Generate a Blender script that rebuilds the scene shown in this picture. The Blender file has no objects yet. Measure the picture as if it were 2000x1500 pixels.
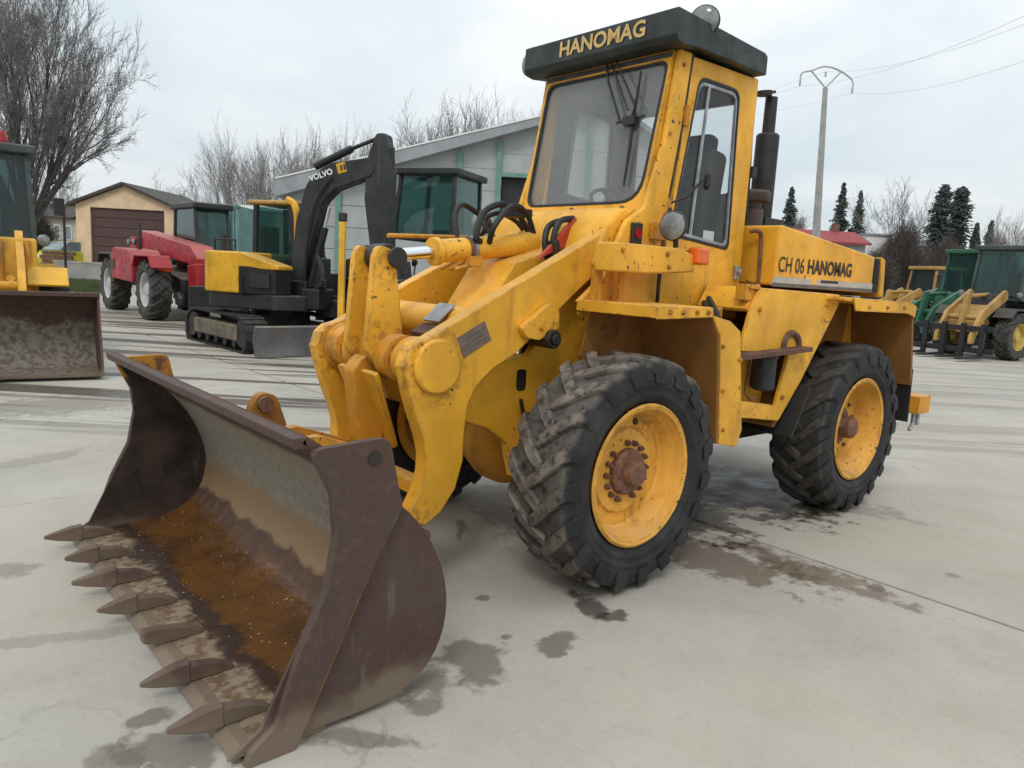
import bpy, bmesh, math, random
import numpy as np
from mathutils import Vector, Matrix, Euler

rnd = random.Random(7)
SC = bpy.context.scene
COL = SC.collection
R_ = math.radians

# ---------------------------------------------------------------- camera
CAM = dict(x=3.0292, y=3.4430, z=1.6453, yaw=-2.29213, pitch=-0.148744, roll=0.0537144, f=1458.28)
_cy, _sy, _cp, _sp = math.cos(CAM['yaw']), math.sin(CAM['yaw']), math.cos(CAM['pitch']), math.sin(CAM['pitch'])
FW = Vector((_cp*_cy, _cp*_sy, _sp))
RT0 = Vector((_sy, -_cy, 0)); UP0 = RT0.cross(FW)
_c, _s = math.cos(CAM['roll']), math.sin(CAM['roll'])
RT = RT0*_c + UP0*_s
UP = UP0*_c - RT0*_s
CP = Vector((CAM['x'], CAM['y'], CAM['z']))
cam_d = bpy.data.cameras.new('camera'); cam = bpy.data.objects.new('camera', cam_d); COL.objects.link(cam)
cam.matrix_world = Matrix(((RT.x, UP.x, -FW.x, CP.x), (RT.y, UP.y, -FW.y, CP.y), (RT.z, UP.z, -FW.z, CP.z), (0, 0, 0, 1)))
cam_d.sensor_fit = 'HORIZONTAL'; cam_d.sensor_width = 36; cam_d.lens = CAM['f']/2000*36
cam_d.clip_start = 0.05; cam_d.clip_end = 3000
SC.camera = cam

# ---------------------------------------------------------------- world, sun, exposure
SUN_EL, SUN_AZ = R_(48), R_(38)      # azimuth measured from +x towards +y
world = bpy.data.worlds.new('World'); SC.world = world; world.use_nodes = True
wn = world.node_tree.nodes; wl = world.node_tree.links; wn.clear()
def W(t, **k):
    n = wn.new(t)
    for a, b in k.items(): setattr(n, a, b)
    return n
wo = W('ShaderNodeOutputWorld'); sky = W('ShaderNodeTexSky', sky_type='NISHITA', sun_disc=False)
sky.sun_elevation = SUN_EL; sky.sun_rotation = math.pi/2 - SUN_AZ; sky.dust_density = 3
bg1 = W('ShaderNodeBackground'); bg1.inputs[1].default_value = 0.10
bg2 = W('ShaderNodeBackground'); bg2.inputs[1].default_value = 1.0
tc = W('ShaderNodeTexCoord'); sep = W('ShaderNodeSeparateXYZ'); wl.new(tc.outputs['Generated'], sep.inputs[0])
zc = W('ShaderNodeMath', operation='MAXIMUM'); wl.new(sep.outputs[2], zc.inputs[0]); zc.inputs[1].default_value = 0.0
za = W('ShaderNodeMath', operation='ADD'); wl.new(zc.outputs[0], za.inputs[0]); za.inputs[1].default_value = 0.22
dv = W('ShaderNodeVectorMath', operation='DIVIDE'); wl.new(tc.outputs['Generated'], dv.inputs[0]); wl.new(za.outputs[0], dv.inputs[1])
nz = W('ShaderNodeTexNoise'); nz.inputs['Scale'].default_value = 1.15; nz.inputs['Detail'].default_value = 5; nz.inputs['Roughness'].default_value = .52; nz.inputs['Distortion'].default_value = .4
wl.new(dv.outputs[0], nz.inputs['Vector'])
cr = W('ShaderNodeValToRGB'); cr.color_ramp.elements[0].position = .36; cr.color_ramp.elements[0].color = (.73, .815, .865, 1)
cr.color_ramp.elements[1].position = .62; cr.color_ramp.elements[1].color = (.955, .985, 1.0, 1); wl.new(nz.outputs[0], cr.inputs[0])
gr = W('ShaderNodeMapRange'); gr.inputs['From Min'].default_value = 0; gr.inputs['From Max'].default_value = 1
gr.inputs['To Min'].default_value = .92; gr.inputs['To Max'].default_value = 1.6; wl.new(zc.outputs[0], gr.inputs['Value'])
ml = W('ShaderNodeVectorMath', operation='SCALE'); wl.new(cr.outputs[0], ml.inputs[0]); wl.new(gr.outputs[0], ml.inputs['Scale'])
wl.new(ml.outputs[0], bg2.inputs[0]); wl.new(sky.outputs[0], bg1.inputs[0])
mxs = W('ShaderNodeMixShader'); mxs.inputs[0].default_value = .9       # overcast: a cloud deck over the clear-sky light
wl.new(bg1.outputs[0], mxs.inputs[1]); wl.new(bg2.outputs[0], mxs.inputs[2]); wl.new(mxs.outputs[0], wo.inputs[0])
sd = bpy.data.lights.new('sun', 'SUN'); sd.energy = 1.0; sd.angle = R_(14); sd.color = (1, .96, .9)
so = bpy.data.objects.new('sun', sd); COL.objects.link(so)
sv = Vector((math.cos(SUN_EL)*math.cos(SUN_AZ), math.cos(SUN_EL)*math.sin(SUN_AZ), math.sin(SUN_EL)))
so.rotation_euler = sv.to_track_quat('Z', 'Y').to_euler(); so.location = sv*60
SC.view_settings.view_transform = 'Standard'; SC.view_settings.look = 'None'
SC.view_settings.exposure = 0.0; SC.view_settings.gamma = 1; SC.view_settings.use_curve_mapping = False

# ---------------------------------------------------------------- finding real positions: rays through picture points met with real planes
def ray(u, v): return FW + RT*((u-1000)/CAM['f']) - UP*((v-750)/CAM['f'])
def on(ax, val, u, v):
    d = ray(u, v); return CP + d*((val-CP[ax])/d[ax])
def S(y, pts):            # side plane y = const  -> (x, z) list
    r = []
    for u, v in pts: q = on(1, y, u, v); r.append((q.x, q.z))
    return r
def hor(u): return 750 + (FW.z + RT.z*(u-1000)/CAM['f'])/UP.z*CAM['f']
def GP(u, D):             # ground point under column u at depth D
    q = CP + ray(u, hor(u))*D; return Vector((q.x, q.y, 0))
def HZ(u, v, D): return CP.z + (hor(u)-v)*D/CAM['f']
def PT(u, v, D): return CP + ray(u, v)*D
YAW_R = math.atan2(RT0.y, RT0.x)     # heading of "to the right as seen from the yard gate"

# ---------------------------------------------------------------- mesh builder
class MB:
    def __init__(self): self.v = []; self.f = []
    def add(self, vs, fs):
        o = len(self.v); self.v += [tuple(p) for p in vs]; self.f += [tuple(i+o for i in f) for f in fs]; return self
    def box(self, c, s, rot=None, taper=None):
        hx, hy, hz = s[0]/2, s[1]/2, s[2]/2
        t = taper or (1, 1)
        vs = [Vector((x*hx*(t[0] if z > 0 else 1), y*hy*(t[1] if z > 0 else 1), z*hz)) for z in (-1, 1) for x, y in ((-1, -1), (1, -1), (1, 1), (-1, 1))]
        if rot is not None:
            m = rot if isinstance(rot, Matrix) else Euler(rot).to_matrix()
            vs = [m @ p for p in vs]
        c = Vector(c)
        return self.add([p+c for p in vs], [(3, 2, 1, 0), (4, 5, 6, 7), (0, 1, 5, 4), (1, 2, 6, 5), (2, 3, 7, 6), (3, 0, 4, 7)])
    def prism(self, prof, a, b, ax=1):     # closed outline in the plane across ax, from a to b
        n = len(prof)
        def P(p, t):
            return {0: (t, p[0], p[1]), 1: (p[0], t, p[1]), 2: (p[0], p[1], t)}[ax]
        vs = [P(p, a) for p in prof] + [P(p, b) for p in prof]
        fs = [tuple(range(n-1, -1, -1)), tuple(range(n, 2*n))] + [(i, (i+1) % n, n+(i+1) % n, n+i) for i in range(n)]
        return self.add(vs, fs)
    def ring(self, outer, inner, O, U, V, th):    # plate with a hole; outer and inner have the same number of points
        n = len(outer); O, U, V = Vector(O), Vector(U), Vector(V); N = U.cross(V).normalized()*th
        f = lambda p, k: O + U*p[0] + V*p[1] + N*k
        vs = [f(p, 0) for p in outer]+[f(p, 0) for p in inner]+[f(p, -1) for p in outer]+[f(p, -1) for p in inner]
        fs = []
        for i in range(n):
            j = (i+1) % n
            fs += [(i, j, n+j, n+i), (2*n+j, 2*n+i, 3*n+i, 3*n+j), (j, i, 2*n+i, 2*n+j), (n+i, n+j, 3*n+j, 3*n+i)]
        return self.add(vs, fs)
    def plate(self, prof, O, U, V, th):
        n = len(prof); O, U, V = Vector(O), Vector(U), Vector(V); N = U.cross(V).normalized()*th
        vs = [O+U*p[0]+V*p[1] for p in prof]+[O+U*p[0]+V*p[1]-N for p in prof]
        return self.add(vs, [tuple(range(n)), tuple(range(2*n-1, n-1, -1))]+[(i, n+i, n+(i+1) % n, (i+1) % n) for i in range(n)])
    def tube(self, path, r, n=8, caps=True):
        path = [Vector(p) for p in path]; m = len(path)
        rs = r if isinstance(r, (list, tuple)) else [r]*m
        t0 = (path[1]-path[0]).normalized()
        a = t0.orthogonal().normalized(); vs = []
        for i, p in enumerate(path):
            t = (path[min(i+1, m-1)]-path[max(i-1, 0)]).normalized()
            a = (a - t*a.dot(t)).normalized(); b = t.cross(a)
            for k in range(n):
                th = 2*math.pi*k/n; vs.append(p + (a*math.cos(th)+b*math.sin(th))*rs[i])
        fs = [(i*n+k, i*n+(k+1) % n, (i+1)*n+(k+1) % n, (i+1)*n+k) for i in range(m-1) for k in range(n)]
        if caps: fs += [tuple(range(n-1, -1, -1)), tuple(range((m-1)*n, m*n))]
        return self.add(vs, fs)
    def cyl(self, p, q, r, n=16, r2=None): return self.tube([p, q], [r, r if r2 is None else r2], n)
    def lathe(self, prof, O, A, n=32, closed=False, caps=True):      # prof = (radius, along)
        O, A = Vector(O), Vector(A).normalized(); B = A.orthogonal().normalized(); C = A.cross(B); vs = []
        for r, t in prof:
            for k in range(n):
                th = 2*math.pi*k/n; vs.append(O + A*t + (B*math.cos(th)+C*math.sin(th))*r)
        m = len(prof); fs = []
        for i in range(m if closed else m-1):
            i2 = (i+1) % m
            fs += [(i*n+k, i*n+(k+1) % n, i2*n+(k+1) % n, i2*n+k) for k in range(n)]
        if not closed and caps:
            if prof[0][0] > 1e-4: fs.append(tuple(range(n-1, -1, -1)))
            if prof[-1][0] > 1e-4: fs.append(tuple(range((m-1)*n, m*n)))
        return self.add(vs, fs)
    def shell(self, line, th, a, b):       # bent sheet: polyline in xz thickened, extruded in y
        n = len(line); off = []
        for i in range(n):
            p, q = Vector(line[max(i-1, 0)]), Vector(line[min(i+1, n-1)]); d = (q-p).normalized()
            off.append((line[i][0]-d.y*th, line[i][1]+d.x*th))
        return self.prism(list(line)+off[::-1], a, b)
    def build(self, name, mat, parent=None, bevel=0, ang=32, origin=None, seg=2, bang=35, smooth=True):
        me = bpy.data.meshes.new(name)
        vs = self.v
        if origin is not None: o = Vector(origin); vs = [(p[0]-o.x, p[1]-o.y, p[2]-o.z) for p in vs]
        me.from_pydata(vs, [], self.f)
        bm = bmesh.new(); bm.from_mesh(me); bmesh.ops.remove_doubles(bm, verts=bm.verts, dist=1e-5)
        bmesh.ops.recalc_face_normals(bm, faces=bm.faces); bm.to_mesh(me); bm.free()
        if smooth:
            me.polygons.foreach_set('use_smooth', [True]*len(me.polygons)); me.set_sharp_from_angle(angle=R_(ang))
        if mat: me.materials.append(mat)
        ob = bpy.data.objects.new(name, me); COL.objects.link(ob)
        if origin is not None: ob.location = origin
        if parent is not None: ob.parent = parent
        if bevel:
            b = ob.modifiers.new('edge', 'BEVEL'); b.width = bevel; b.segments = seg; b.limit_method = 'ANGLE'; b.angle_limit = R_(bang); b.harden_normals = True; b.use_clamp_overlap = True
        return ob

def roundpoly(pts, rad, k=5):
    n = len(pts); rad = rad if isinstance(rad, (list, tuple)) else [rad]*n; out = []
    for i in range(n):
        p0, p, p1 = Vector(pts[i-1]), Vector(pts[i]), Vector(pts[(i+1) % n])
        a, b = (p0-p).normalized(), (p1-p).normalized(); r = rad[i]
        ang = a.angle(b); d = min(r/math.tan(ang/2), .45*(p0-p).length, .45*(p1-p).length)
        A, B = p+a*d, p+b*d
        for j in range(k):
            t = j/(k-1); out.append(tuple(A*(1-t)**2 + p*2*t*(1-t) + B*t*t))
    return out
def inset(pts, d):          # shrink an outline towards its middle by about d
    c = Vector((sum(p[0] for p in pts)/len(pts), sum(p[1] for p in pts)/len(pts))); out = []
    for p in pts:
        w = Vector(p)-c; out.append(tuple(c + w*(1-d/max(w.length, 1e-6))))
    return out
def smooth_path(pts, k=6):
    P = [Vector(p) for p in pts]; out = []
    for i in range(len(P)-1):
        p0, p1, p2, p3 = P[max(i-1, 0)], P[i], P[i+1], P[min(i+2, len(P)-1)]
        for j in range(k):
            t = j/k; out.append(.5*((2*p1)+(p2-p0)*t+(2*p0-5*p1+4*p2-p3)*t*t+(3*p1-p0-3*p2+p3)*t**3))
    return out+[P[-1]]

def tag(o, label=None, cat=None, group=None, kind=None):
    if label: o['label'] = label
    if cat: o['category'] = cat
    if group: o['group'] = group
    if kind: o['kind'] = kind
    return o
def empty(name, loc=(0, 0, 0), rz=0, label=None, cat=None, group=None):
    o = bpy.data.objects.new(name, None); COL.objects.link(o); o.location = loc; o.rotation_euler = (0, 0, rz); o.empty_display_size = .3
    return tag(o, label, cat, group)
def copy_tree(o, parent=None):
    c = o.copy(); COL.objects.link(c); c.parent = parent
    for ch in list(o.children): copy_tree(ch, c)
    return c
def text(name, s, mat, parent, O, U, V, width, height, bold=0.0, ext=.0015, shear=0):
    cu = bpy.data.curves.new(name, 'FONT'); cu.body = s; cu.size = 1; cu.offset = bold; cu.extrude = 0; cu.resolution_u = 3; cu.shear = shear
    ob = bpy.data.objects.new('tmp_text', cu); COL.objects.link(ob)
    dg = bpy.context.evaluated_depsgraph_get(); dg.update()
    me = bpy.data.meshes.new_from_object(ob.evaluated_get(dg)); bpy.data.objects.remove(ob)
    xs = [v.co.x for v in me.vertices]; ys = [v.co.y for v in me.vertices]
    x0, x1, y0, y1 = min(xs), max(xs), min(ys), max(ys)
    O, U, V = Vector(O), Vector(U).normalized(), Vector(V).normalized(); N = U.cross(V).normalized()
    for v in me.vertices:
        v.co = O + U*((v.co.x-x0)/(x1-x0)*width) + V*((v.co.y-y0)/(y1-y0)*height) + N*ext
    me.name = name; me.materials.clear(); me.materials.append(mat)
    o = bpy.data.objects.new(name, me); COL.objects.link(o); o.parent = parent
    return o

# ---------------------------------------------------------------- materials
class NT:
    def __init__(self, name):
        self.m = bpy.data.materials.new(name); self.m.use_nodes = True; self.t = self.m.node_tree; self.t.nodes.clear()
        self.out = self.t.nodes.new('ShaderNodeOutputMaterial'); self.b = self.t.nodes.new('ShaderNodeBsdfPrincipled')
        self.t.links.new(self.b.outputs[0], self.out.inputs[0])
    def n(self, t, **k):
        x = self.t.nodes.new(t)
        for a, b in k.items(): setattr(x, a, b)
        return x
    def l(self, a, b): self.t.links.new(a, b)
    def put(self, sock, v):
        if hasattr(v, 'node'): self.l(v, sock)
        elif isinstance(v, (tuple, list)) and len(v) == 3 and sock.type == 'RGBA': sock.default_value = (*v, 1)
        else: sock.default_value = v
    def pos(self): return self.n('ShaderNodeNewGeometry').outputs['Position']
    def obj(self): return self.n('ShaderNodeTexCoord').outputs['Object']
    def noise(self, vec, scale, detail=4, rough=.55, dist=0, sc3=None):
        if sc3:
            mp = self.n('ShaderNodeMapping'); mp.inputs['Scale'].default_value = sc3; self.l(vec, mp.inputs[0]); vec = mp.outputs[0]
        x = self.n('ShaderNodeTexNoise'); x.inputs['Scale'].default_value = scale; x.inputs['Detail'].default_value = detail
        x.inputs['Roughness'].default_value = rough; x.inputs['Distortion'].default_value = dist; self.l(vec, x.inputs['Vector']); return x.outputs[0]
    def rng(self, v, a, b, c=0, d=1, smooth=True):
        x = self.n('ShaderNodeMapRange'); x.interpolation_type = 'SMOOTHSTEP' if smooth else 'LINEAR'
        self.put(x.inputs['Value'], v)
        for nme, val in (('From Min', a), ('From Max', b), ('To Min', c), ('To Max', d)): x.inputs[nme].default_value = val
        return x.outputs[0]
    def mth(self, op, a, b=0, clamp=False):
        x = self.n('ShaderNodeMath', operation=op); x.use_clamp = clamp; self.put(x.inputs[0], a); self.put(x.inputs[1], b); return x.outputs[0]
    def mix(self, f, a, b):
        x = self.n('ShaderNodeMix', data_type='RGBA'); self.put(x.inputs['Factor'], f); self.put(x.inputs['A'], a); self.put(x.inputs['B'], b); return x.outputs['Result']
    def xyz(self, v):
        x = self.n('ShaderNodeSeparateXYZ'); self.l(v, x.inputs[0]); return x.outputs
    def bump(self, h, strength=.3, dist=.01):
        x = self.n('ShaderNodeBump'); x.inputs['Strength'].default_value = strength; x.inputs['Distance'].default_value = dist
        self.l(h, x.inputs['Height']); self.l(x.outputs[0], self.b.inputs['Normal'])
    def set(self, col=None, rough=None, metal=None, spec=None):
        if col is not None: self.put(self.b.inputs['Base Color'], col)
        if rough is not None: self.put(self.b.inputs['Roughness'], rough)
        if metal is not None: self.put(self.b.inputs['Metallic'], metal)
        if spec is not None: self.put(self.b.inputs['Specular IOR Level'], spec)
        return self.m

def mat_paint(name, col, rough=.42, rust=.5, dirt=.5, wear=False, chips=(.07, .03, .02), scale=1.0, grime=()):
    t = NT(name); p = t.pos()
    big = t.noise(p, 1.6*scale, 4); fine = t.noise(p, 9*scale, 5)
    dk = tuple(c*.72 for c in col); lt = tuple(min(1, c*1.13+.01) for c in col)
    c = t.mix(t.rng(big, .3, .7), dk, lt); c = t.mix(t.mth('MULTIPLY', t.rng(fine, .45, .7), .25), c, tuple(x*.6 for x in col))
    streak = t.noise(p, 7*scale, 5, .6, 0, (1, 1, .13))
    sm = t.mth('MULTIPLY', t.rng(streak, .56, .72), .55*dirt); c = t.mix(sm, c, (.16, .085, .03))
    # greasy grime in blots
    gm = t.mth('MULTIPLY', t.rng(t.noise(p, 3.1*scale, 6, .65), .57, .7), .5*dirt); c = t.mix(gm, c, (.11, .06, .025))
    spots = t.rng(t.noise(p, 34*scale, 2, .5), .695-.05*rust, .735-.05*rust); spots = t.mth('MULTIPLY', spots, t.rng(t.noise(p, 2.4*scale, 5, .7), .49, .58))
    c = t.mix(t.mth('MULTIPLY', spots, min(1, rust*1.3)), c, chips)
    for gx, gz, r0, r1 in grime:      # grease worked out round the pins
        xx = t.xyz(p); dx, dz = t.mth('SUBTRACT', xx[0], gx), t.mth('SUBTRACT', xx[2], gz)
        d = t.mth('ADD', t.mth('SQRT', t.mth('ADD', t.mth('MULTIPLY', dx, dx), t.mth('MULTIPLY', dz, dz))), t.rng(fine, .3, .7, -.05, .05, False))
        c = t.mix(t.mth('MULTIPLY', t.mth('MULTIPLY', t.rng(d, r1, r0), t.rng(t.noise(p, 20, 5, .7), .44, .62)), .52), c, (.10, .045, .018))
    if wear:
        bv = t.n('ShaderNodeBevel', samples=3); bv.inputs['Radius'].default_value = .017
        g = t.n('ShaderNodeNewGeometry'); dt = t.n('ShaderNodeVectorMath', operation='DOT_PRODUCT'); t.l(bv.outputs[0], dt.inputs[0]); t.l(g.outputs['Normal'], dt.inputs[1])
        e = t.rng(dt.outputs['Value'], .985, .90); e = t.mth('MULTIPLY', e, t.rng(t.noise(p, 13, 5, .65), .43, .55)); c = t.mix(t.mth('MULTIPLY', e, .9), c, (.12, .055, .03))
    nr = t.xyz(t.n('ShaderNodeNewGeometry').outputs['Normal']); dust = t.mth('MULTIPLY', t.rng(nr[2], .55, .95), t.rng(fine, .35, .7, .10, .32)); c = t.mix(dust, c, (.46, .38, .27))
    scr = t.rng(t.noise(p, 22*scale, 3, .6, .6, (1, 1, .25)), .66, .70); c = t.mix(t.mth('MULTIPLY', scr, .35*rust), c, tuple(min(1, x*.55+.08) for x in col))
    t.bump(t.mth('ADD', t.noise(p, 60*scale, 3), t.mth('MULTIPLY', t.noise(p, 4.5*scale, 2), 5.)), .08, .004)
    return t.set(c, t.rng(fine, .3, .7, rough-.06, rough+.25), 0, .4)
def mat_plain(name, col, rough=.6, metal=0, var=.2, scale=6, bump=0):
    t = NT(name); p = t.obj(); n = t.noise(p, scale, 5, .6)
    c = t.mix(t.rng(n, .3, .7), tuple(x*(1-var) for x in col), tuple(min(1, x*(1+var)) for x in col))
    if bump: t.bump(t.noise(p, scale*5, 4), bump, .01)
    return t.set(c, rough, metal)
def mat_glass(name, tint=(.75, .85, .83), haze=.12, hazecol=(.45, .47, .48), refl=1.0):
    t = NT(name); t.t.nodes.remove(t.b)
    tr = t.n('ShaderNodeBsdfTransparent'); tr.inputs[0].default_value = (*tint, 1)
    df = t.n('ShaderNodeBsdfDiffuse'); df.inputs[0].default_value = (*hazecol, 1)
    gl = t.n('ShaderNodeBsdfGlossy'); gl.inputs['Roughness'].default_value = .03
    hz = t.rng(t.noise(t.pos(), 2.2, 5, .6), .25, .8, haze*.7, haze*1.3)
    m1 = t.n('ShaderNodeMixShader'); t.l(hz, m1.inputs[0]); t.l(tr.outputs[0], m1.inputs[1]); t.l(df.outputs[0], m1.inputs[2])
    lw = t.n('ShaderNodeLayerWeight'); fr = t.mth('ADD', t.mth('MULTIPLY', t.mth('POWER', lw.outputs['Facing'], 4.0), .75), .035)
    m2 = t.n('ShaderNodeMixShader'); t.l(t.mth('MULTIPLY', fr, refl), m2.inputs[0]); t.l(m1.outputs[0], m2.inputs[1]); t.l(gl.outputs[0], m2.inputs[2])
    t.l(m2.outputs[0], t.out.inputs[0]); return t.m

def mat_tyre(name, R, dust=1.0):
    t = NT(name); o = t.obj(); x = t.xyz(o)
    r = t.mth('SQRT', t.mth('ADD', t.mth('MULTIPLY', x[0], x[0]), t.mth('MULTIPLY', x[2], x[2])))
    top = t.rng(r, R*.93, R*.985); n = t.noise(t.pos(), 16, 6, .65); n2 = t.noise(t.pos(), 5, 4)
    c = t.mix(t.rng(n2, .3, .7), (.012, .012, .013), (.027, .027, .028))
    tread = t.mth('MULTIPLY', t.rng(r, R*.86, R*.93), t.rng(t.mth('ABSOLUTE', x[1]), .205, .17)); d = t.mth('MULTIPLY', t.mth('MAXIMUM', top, t.mth('MULTIPLY', tread, .55)), t.rng(n, .32, .58)); c = t.mix(t.mth('MULTIPLY', d, .97*dust), c, t.mix(t.rng(n2, .35, .65), (.19, .165, .135), (.12, .098, .078)))
    d2 = t.mth('MULTIPLY', t.rng(n2, .5, .75), .3*dust); c = t.mix(d2, c, (.07, .062, .052))
    t.bump(n, .25, .006); return t.set(c, t.rng(n, .3, .7, .55, .8), 0, .35)

M = {}
YEL = (.80, .40, .026)
M['yellow'] = mat_paint('yellow_paint', YEL, .42, .9, .65, wear=True)
M['yellow_arm'] = mat_paint('greasy_yellow_paint', YEL, .42, 1., .65, wear=True, grime=((.94, 1.17, .15, .24), (1.0, .40, .06, .16), (.955, 1.685, .06, .20), (.18, 1.32, .05, .12)))
M['yellow_worn'] = mat_paint('worn_yellow_paint', (.62, .27, .014), .5, 1.0, 1.0, wear=True)
M['yellow_rim'] = mat_paint('dusty_yellow_rim_paint', (.64, .32, .04), .55, .9, 1.0, wear=True)
M['yellow_new'] = mat_paint('fresh_yellow_paint', (.70, .38, .02), .42, .35, .7)
M['tan_yellow'] = mat_paint('faded_yellow_paint', (.42, .25, .07), .6, .7, 1.2)
M['roof'] = mat_paint('dark_green_paint', (.017, .025, .025), .35, .1, .1)
M['red'] = mat_paint('red_paint', (.36, .012, .022), .4, .3, .7)
M['red_flat'] = mat_paint('red_plate_paint', (.45, .04, .02), .5, .3, .4)
M['green'] = mat_paint('green_paint', (.016, .105, .062), .45, .3, .5)
M['black'] = mat_plain('black_paint', (.012, .012, .013), .5, 0, .4, 5)
M['charcoal'] = mat_paint('charcoal_paint', (.022, .024, .026), .45, .2, .4)
M['rubber'] = mat_plain('rubber', (.014, .014, .014), .6, 0, .3, 8)
M['chrome'] = mat_plain('chromed_steel', (.78, .78, .78), .14, 1, .05, 8)
M['steel'] = mat_plain('grey_steel', (.33, .34, .36), .45, .6, .25, 10)
M['arch'] = mat_paint('muddy_shaded_wheel_arch', (.27, .115, .02), .8, 1., 1.6)  # mud plus the shade inside the arches, both put into this brown
M['rust'] = mat_plain('rusty_steel', (.105, .05, .033), .78, 0, .45, 14, .3)
M['nutrust'] = mat_plain('rusty_hub_steel', (.15, .072, .04), .75, 0, .4, 25, .2)
M['gold'] = mat_plain('gold_lettering', (.55, .37, .13), .5, 0, .1, 8)
M['ink'] = mat_plain('black_lettering', (.02, .017, .012), .6, 0, .1, 8)
M['white'] = mat_plain('white_paint', (.72, .72, .70), .5, 0, .06, 6)
M['band'] = mat_plain('grey_trim_band', (.42, .41, .38), .5, 0, .15, 8)
M['bandd'] = mat_plain('dark_trim_band', (.10, .095, .085), .5, 0, .25, 8)
M['sticker'] = mat_plain('brown_sticker', (.15, .105, .085), .5, 0, .2, 30)
M['lining'] = mat_plain('grey_cab_lining', (.16, .165, .17), .8, 0, .15, 4)
M['interior'] = mat_plain('dark_cab_lining', (.05, .052, .055), .8, 0, .3, 7)
M['seat'] = mat_plain('black_seat_cover', (.008, .009, .010), .65, 0, .3, 9)
M['dark'] = mat_plain('oily_dark_steel', (.018, .015, .012), .5, 0, .5, 9)
M['pipe'] = mat_plain('exhaust_steel', (.028, .028, .03), .6, .2, .35, 12)
M['windshield'] = mat_glass('windscreen_glass', (.90, .92, .92), .15, (.5, .51, .515), 1.0)
M['sideglass'] = mat_glass('side_glass', (.92, .94, .94), .008, (.4, .4, .4), .7)
M['tealglass'] = mat_glass('green_tinted_glass', (.50, .66, .64), .07, (.16, .27, .26), .9)
M['darkglass'] = mat_glass('dark_tinted_glass', (.48, .56, .56), .09, (.18, .24, .24), .9)
M['lens'] = mat_plain('lamp_lens', (.17, .18, .18), .10, 0, .4, 12)
M['orange'] = mat_plain('orange_lens', (.75, .13, .015), .25, 0, .2, 20)
M['redlens'] = mat_plain('red_lens', (.3, .01, .012), .25, 0, .2, 20)

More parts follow.
